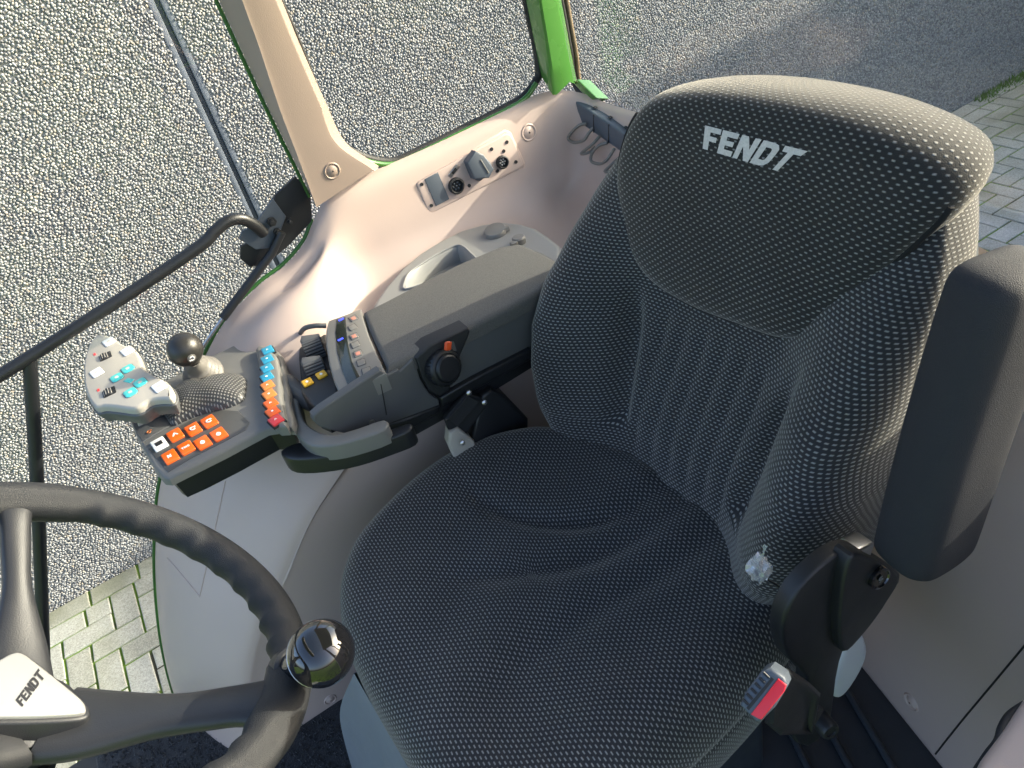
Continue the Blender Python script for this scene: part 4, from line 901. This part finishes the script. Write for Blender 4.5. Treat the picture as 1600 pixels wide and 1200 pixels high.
pr_ = [(.03, .022), (.2, .0215), (.4, .020), (.6, .017), (.78, .012), (.9, .007), (.97, .003), (1., -.004)]
for s_, h_ in pr_:
    for q in gs_:
        p_ = gc + (q - gc) * s_; V.append(p_ + UPV * h_ * (1 + .6 * math.cos((p_[1] - gc[1]) * 30) * .3))
n_ = len(gs_); mk('palm_grip', V, grid_faces(len(pr_), n_, False, True) + [tuple(range(n_))], dimple_mat(), con, ang=0)
# ball joystick with bellows
c0 = P(318, 585, Z=FZC + .008); jb_ = P(289, 546, Z=.262); ja_ = nz(jb_ - c0)
prof_ = [(.031, -.004), (.0325, .002)]
for k in range(4):
    r_ = .0305 - .0030 * k; prof_ += [(r_, .005 + .0085 * k), (r_ - .0062, .0085 + .0085 * k), (r_ - .0058, .0105 + .0085 * k)]
js = lathe('joystick_bellows', c0, ja_, prof_ + [(.010, .042), (.009, .05)], mat('bellows_rubber', (.16, .15, .135), .5), con, 32, ang=80)
R_ = .0262; kb = [(R_ * math.sin(a), -R_ * math.cos(a)) for a in np.linspace(.42, math.pi, 18)]
kb = [(max(r_, .0004), h_) for r_, h_ in kb]; knob = lathe('joystick_ball', jb_, ja_, [(.012, -.036), (.0135, -.028)] + kb, mat('satin_black_knob', (.022, .021, .019), .36, bump=(900, .15)), con, 36, ang=70)
nv_ = nz(nz(CAM - jb_) * .75 + np.array([.45, .1, -.55])); em = lathe('knob_emblem', jb_ + nv_ * (R_ - .0012), nv_, [(.0066, 0), (.0066, .0012), (.0058, .0016), (.0006, .0016)], MB['mid'], knob, 20)
e1 = nz(np.cross(nv_, [0, 0, 1])); e2 = np.cross(nv_, e1); glyph('turn', jb_ + nv_ * (R_ + .0004), e1, e2, .0058, nv_, MB['print'], em)
tube('knob_seam', [jb_ + (R_ + .0001) * (math.cos(a) * nz(np.cross(ja_, [.3, .5, .2])) + math.sin(a) * np.cross(ja_, nz(np.cross(ja_, [.3, .5, .2])))) for a in np.linspace(0, 2 * math.pi, 40, endpoint=False)], .0003, MB['seal'], knob, 4, closed=True)
# multifunction lever head
HZ = .245
def z8(x, y): return 100 + x / 8, 510 + y / 8
ho = [z8(*q) for q in ((430, 92), (500, 92), (600, 130), (730, 215), (870, 262), (930, 340), (965, 430), (1000, 520), (1110, 595), (1280, 680), (1345, 770), (1350, 850), (1310, 895), (1200, 895), (1060, 915), (960, 985), (850, 1025), (650, 1000), (480, 985), (380, 1000), (300, 900), (250, 760), (235, 600), (240, 450), (285, 270), (350, 150))]
ho3 = spl(px(ho, Z=HZ), 3, True)
V, F = slab_geo(ho3, UPV, .012, .005, 4); head = mk('lever_head', V, F, MB['warm'], con, ang=50)
lo = inset2(ho3, UPV, -.0025) - UPV * .0115
slab('lever_head_base', lo, UPV, .022, MB['dark'], con, r=.003, draft=-.006)
tube('lever_stem', spl([P(232, 628, Z=.215), P(240, 635, Z=.20), P(250, 642, Z=FZC)], 5), .016, MB['dark'], con, 14)
def hk(name, x, y, hx, hy, m, cr=.003, rot=.18, h=.004):
    c = P(*z8(x, y), Z=HZ); ax_ = (-math.sin(rot), math.cos(rot), 0); ay_ = (math.cos(rot), math.sin(rot), 0)
    slab('key_gap', rect(c + UPV * .0003, ax_, ay_, hx + .0009, hy + .0009, cr), UPV, .0015, MB['mid'], head, r=.0002)
    k = slab(name, rect(c + UPV * h * .35, ax_, ay_, hx, hy, cr), UPV, h, m, head, r=.0012)
    slab('key_print', rect(c + UPV * (h * .35 + .0003), ax_, ay_, hx * .3, hy * .28, .001), UPV, .0004, mat('pale_print', (.62, .58, .5), .6), k, r=.0001, steps=1)
    return k
for x, y in ((565, 195), (795, 310), (412, 578)): hk('white_key', x, y, .0092, .0130, MB['white'])
hk('white_key', 1195, 755, .0096, .0135, MB['white'])
for x, y in ((800, 532), (662, 642), (955, 705), (832, 828)): hk('turquoise_key', x, y, .0092, .0112, MB['cyan'], cr=.0055)
slab('turquoise_bridge', rect(P(*z8(808, 672), Z=HZ + .0008), nz(P(*z8(955, 705), Z=HZ) - P(*z8(662, 642), Z=HZ)), nz(np.cross(UPV, P(*z8(955, 705), Z=HZ) - P(*z8(662, 642), Z=HZ))), .008, .0045), UPV, .003, MB['cyan'], head, r=.0006)
for x, y in ((518, 375), (565, 822)):
    c = P(*z8(x, y), Z=HZ); sl_ = slab('roller_slot', rect(c + UPV * .0006, (0, 1, 0), (1, 0, 0), .0095, .0110, .002), UPV, .002, MB['seal'], head, r=.0002)
    rr = lathe('thumb_roller', c - np.array([.0095, .002, .005]), (1, 0, 0), [(.0075, 0), (.0085, .001), (.0085, .018), (.0075, .019)], MB['softblack'], sl_, 20)
    for k in range(14):
        a = 2 * math.pi * k / 14; o_ = c + np.array([0, -.002, -.005]) + np.array([0, math.cos(a), math.sin(a)]) * .0086; tube('roller_ridge', [o_ - np.array([.0085, 0, 0]), o_ + np.array([.0085, 0, 0])], .0006, MB['warm'], rr, 4)
    cc = P(*z8(x - 135, y - 25), Z=HZ); slab('red_mark', rect(cc + UPV * .0006, (0, 1, 0), (1, 0, 0), .0018, .0038, .0005), UPV, .0008, MB['red'], head, r=.0001, steps=1)

# ================================================================== STEERING WHEEL
WC = np.array([.003, -.645, .350]); tl = .70; RW = .205
wn = np.array([0, math.sin(tl), math.cos(tl)]); we1 = np.array([1., 0, 0]); we2 = np.cross(wn, we1)   # we2 points rearwards-down
if we2[1] < 0: we2 = -we2
stw = thing('steering_wheel', WC - wn * .3, 'black steering wheel with FENDT badge and glossy spinner knob', 'steering wheel')
def ang_of(u, v):
    p_ = PP(u, v, WC, wn) - WC; return math.atan2(p_ @ we2, p_ @ we1)
n1, n2 = 220, 20; V = []
a_sp1 = ang_of(462, 1108); a_sp2 = ang_of(22, 788)
for i in range(n1):
    a = 2 * math.pi * i / n1; rd = math.cos(a) * we1 + math.sin(a) * we2; c = WC + rd * RW
    da = min(abs((a - a_sp1 + math.pi) % (2 * math.pi) - math.pi), abs((a - a_sp2 + math.pi) % (2 * math.pi) - math.pi))
    f_ = float(smooth(.16, .30, da)); bump = .0048 * f_ * abs(math.sin(a * 18)) ** .8
    for k in range(n2):
        b = 2 * math.pi * k / n2; inner = max(0, -math.cos(b)) ** 1.3
        r_ = .0200 + .0012 * (1 - f_) - bump * inner
        V.append(c + rd * math.cos(b) * r_ * 1.02 + wn * math.sin(b) * r_ * .92)
mk('rim', V, grid_faces(n1, n2, True, True), MB['rim'], stw, ang=0)
HUBC = WC - wn * .085
def spoke(ang, w0, w1):
    rd = math.cos(ang) * we1 + math.sin(ang) * we2; tg = np.cross(wn, rd); G = []
    for t_, w_, th, dip in ((0.12, w0 * 1.15, .016, .088), (.3, w0, .015, .074), (.55, w1, .0135, .046), (.75, w1, .012, .022), (.88, w1 * 1.1, .0115, .007), (.98, w1 * 1.6, .010, 0)):
        c = WC + rd * RW * t_ - wn * dip
        G.append([c + tg * w_ * math.cos(b) * (1 if abs(math.cos(b)) < .8 else 1) + wn * th * math.copysign(abs(math.sin(b)) ** .6, math.sin(b)) for b in np.linspace(0, 2 * math.pi, 16, endpoint=False)])
    G = np.array(G); G = np.array([spl(G[:, j], 4) for j in range(16)]).transpose(1, 0, 2)
    mk('spoke', G.reshape(-1, 3), grid_faces(G.shape[0], 16, False, True) + [tuple(range(16))], MB['spoke'], stw, ang=60)
spoke(a_sp1, .036, .022); spoke(a_sp2, .024, .013); spoke(math.atan2(math.sin(a_sp1) + math.sin(a_sp2), math.cos(a_sp1) + math.cos(a_sp2)) + math.pi, .040, .024)
lathe('hub', HUBC - wn * .05, wn, [(.025, 0), (.032, .02), (.040, .045), (.042, .055), (.036, .060), (.002, .061)], MB['spoke'], stw, 36)
tube('column', [HUBC - wn * .04, HUBC - wn * .75], .035, MB['black'], stw, 20)
# badge
def HB(u, v): return PP(u, v, HUBC + wn * .030, wn)
bd = [tuple(q) for q in spl([np.array(q) for q in ((-90, 1095), (-40, 1058), (0, 1032), (20, 1022), (36, 1023), (60, 1040), (100, 1072), (126, 1094), (134, 1107), (125, 1116), (60, 1120), (-10, 1121), (-80, 1122))], 4, True)]
slab('badge_frame', inset2(np.array([HB(*q) for q in bd]), wn, -.004) - wn * .002, wn, .02, MB['spoke'], stw, r=.003)
badge = slab('badge_plate', np.array([HB(*q) for q in bd]) + wn * .002, wn, .008, MB['silver'], stw, r=.0025)
def wfn(a, b):
    along = np.array([38, -50.]); upv = np.array([-12, -9.])
    q = np.array([34, 1108.]) + along * a + upv * b * (1.0 + .1 * a); return HB(*q) + wn * .0026
text_mesh('badge_word', 'FENDT', wfn, MB['printdark'], badge, slant=.18, cuts=0)
# spinner knob
kr = ang_of(470, 1052); kb_ = WC + (math.cos(kr) * we1 + math.sin(kr) * we2) * RW
kc_ = P(502, 1020, Z=kb_[2] + .052); kn = nz(kc_ - (kb_ + np.array([0, 0, .004])))
lathe('knob_clamp', kb_ - kn * .004, kn, [(.020, 0), (.021, .006), (.0205, .020), (.018, .022), (.0165, .0225)], MB['spoke'], stw, 28)
lathe('knob_neck', kb_ + kn * .016, kn, [(.0165, 0), (.0155, .014), (.015, .02), (.0165, .026)], MB['gloss'], stw, 28)
R_ = .0288; bp_ = [(max(R_ * math.sin(a), .0003), -R_ * math.cos(a)) for a in np.linspace(.55, math.pi, 24)]
kb2 = lathe('spinner_ball', kc_, kn, bp_, MB['gloss'], stw, 40, ang=80)
lathe('spinner_ring', kc_ - kn * .0105, kn, [(.0268, -.0006), (.0273, 0), (.0268, .0006)], MB['steel'], kb2, 40)

# ================================================================== DOOR HANDLE BAR, SMALL THINGS
hb = thing('door_handle_bar', P(430, 370, X=-.69), 'black bent steel handle bar with gas strut across the right door window', 'handle bar')
tube('handle_tube', spl([P(u, v, X=x_) for u, v, x_ in ((-330, 800, -.66), (-60, 625, -.66), (60, 549, -.662), (200, 460, -.665), (310, 386, -.668), (335, 362, -.67), (355, 346, -.672), (375, 342, -.676), (395, 350, -.682), (412, 364, -.69))], 8), .0098, MB['black'], hb, 16)
tube('upright_tube', spl([P(46, 560, X=-.665), P(55, 700, X=-.668), P(62, 850, X=-.67), P(70, 1060, X=-.67), P(80, 1300, X=-.67)], 5), .0105, MB['black'], hb, 14)
slab('hinge_plate', np.array([P(u, v, X=-.693) for u, v in ((426, 310), (447, 338), (440, 358), (420, 388), (400, 390), (374, 374), (378, 362), (398, 352))]), (1, 0, 0), .004, MB['slate'], hb, r=.001)
slab('hinge_bracket', np.array([P(u, v, X=-.703) for u, v in ((430, 305), (462, 276), (485, 300), (488, 345), (450, 385), (420, 410), (392, 418), (376, 405), (376, 385), (410, 370))]), (1, 0, 0), .006, MB['black'], hb, r=.001)
for u, v, r_ in ((424, 346, .0085), (433, 362, .007), (452, 345, .006)):
    b_ = lathe('hinge_bolt', P(u, v, X=-.690), (1, 0, 0), [(r_, 0), (r_, .004), (r_ * .6, .004), (r_ * .6, .009), (r_ * .3, .0095)], MB['softblack'], hb, 6, ang=20)
tube('gas_strut', [P(440, 362, X=-.685), P(425, 395, X=-.687), P(348, 497, X=-.69)], .0075, MB['black'], hb, 14)
tube('strut_rod', [P(350, 494, X=-.69), P(322, 534, X=-.69), P(290, 585, X=-.69)], .0032, MB['steel'], hb, 10)

# crumpled clear film on a wire at the backrest corner
fb_ = thing('plastic_film', P(1185, 890, X=.215), 'crumpled clear plastic film tuft on the seat beside the backrest', 'plastic film')
cc = P(1186, 888, X=.222); bm = bmesh.new(); bmesh.ops.create_icosphere(bm, subdivisions=3, radius=1); bm.verts.index_update()
V = []
for v in bm.verts:
    p_ = np.array(v.co[:]); r_ = 1 + .28 * math.sin(p_[0] * 7 + p_[1] * 5) * math.sin(p_[2] * 8 + p_[0] * 4) + .22 * abs(math.sin(p_[1] * 11 + p_[2] * 6 + p_[0] * 3)) - .15 * abs(math.sin(p_[0] * 17 - p_[2] * 13))
    V.append(cc + p_ * r_ * np.array([.010, .011, .0165]))
F = [[v.index for v in f.verts] for f in bm.faces]; bm.free(); mk('film_tuft', V, F, MB['bag'], fb_, ang=40)
mk('film_tail', [cc + np.array(q) for q in ((-.004, .0, .012), (.003, .002, .013), (.002, .006, .024), (-.002, .008, .030), (.004, .009, .033), (.001, .005, .022))], [(0, 1, 2), (0, 2, 5), (5, 2, 3), (2, 4, 3)], MB['bag'], fb_)
tube('wire', spl([P(1198, 905, X=.225), P(1215, 915, X=.23), P(1230, 926, X=.236), P(1252, 938, X=.238)], 5), .0013, MB['steel'], fb_, 8)
# white plastic bottle-like part behind the hinge bracket
wpt = thing('white_canister', P(1330, 1060, X=.25), 'white plastic container tucked behind the black armrest bracket', 'container')
slab('container_body', spl(np.array([P(u, v, X=.262) for u, v in ((1332, 985), (1350, 992), (1358, 1020), (1348, 1050), (1325, 1085), (1308, 1093), (1302, 1070), (1312, 1020))]), 3, True), (1, -.2, .4), .04, MB['whitepl'], wpt, r=.008)
# carpet
cp = slab('floor_carpet', np.array([(-.625, -.98, FZ + .012), (.25, -.98, FZ + .012), (.25, -.47, FZ + .012), (-.40, -.47, FZ + .012), (-.43, -.60, FZ + .012), (-.60, -.76, FZ + .012)]), UPV, .011, MB['carpet'], None, r=.004)
tag(cp, 'black tufted floor carpet below the steering wheel', 'carpet')
tv, tf = [], []; o_ = 0; 
for k in range(9000):
    x_, y_ = random.uniform(-.62, .05), random.uniform(-.97, -.48)
    if y_ > -.6 and x_ < -.40: continue
    if y_ > -.77 and x_ < -.43 - (-.6 - y_) * 1.05: continue
    a = random.uniform(0, 6.28); w_ = .0022; h = random.uniform(.004, .009); dx, dy = random.gauss(0, .003), random.gauss(0, .003)
    tv += [(x_ - w_ * math.cos(a), y_ - w_ * math.sin(a), FZ + .0115), (x_ + w_ * math.cos(a), y_ + w_ * math.sin(a), FZ + .0115), (x_ + dx, y_ + dy, FZ + .012 + h)]; tf.append((o_, o_ + 1, o_ + 2)); o_ += 3
t_ = mk('carpet_pile', tv, tf, MB['carpet'], cp, sm=False); t_['kind'] = 'stuff'
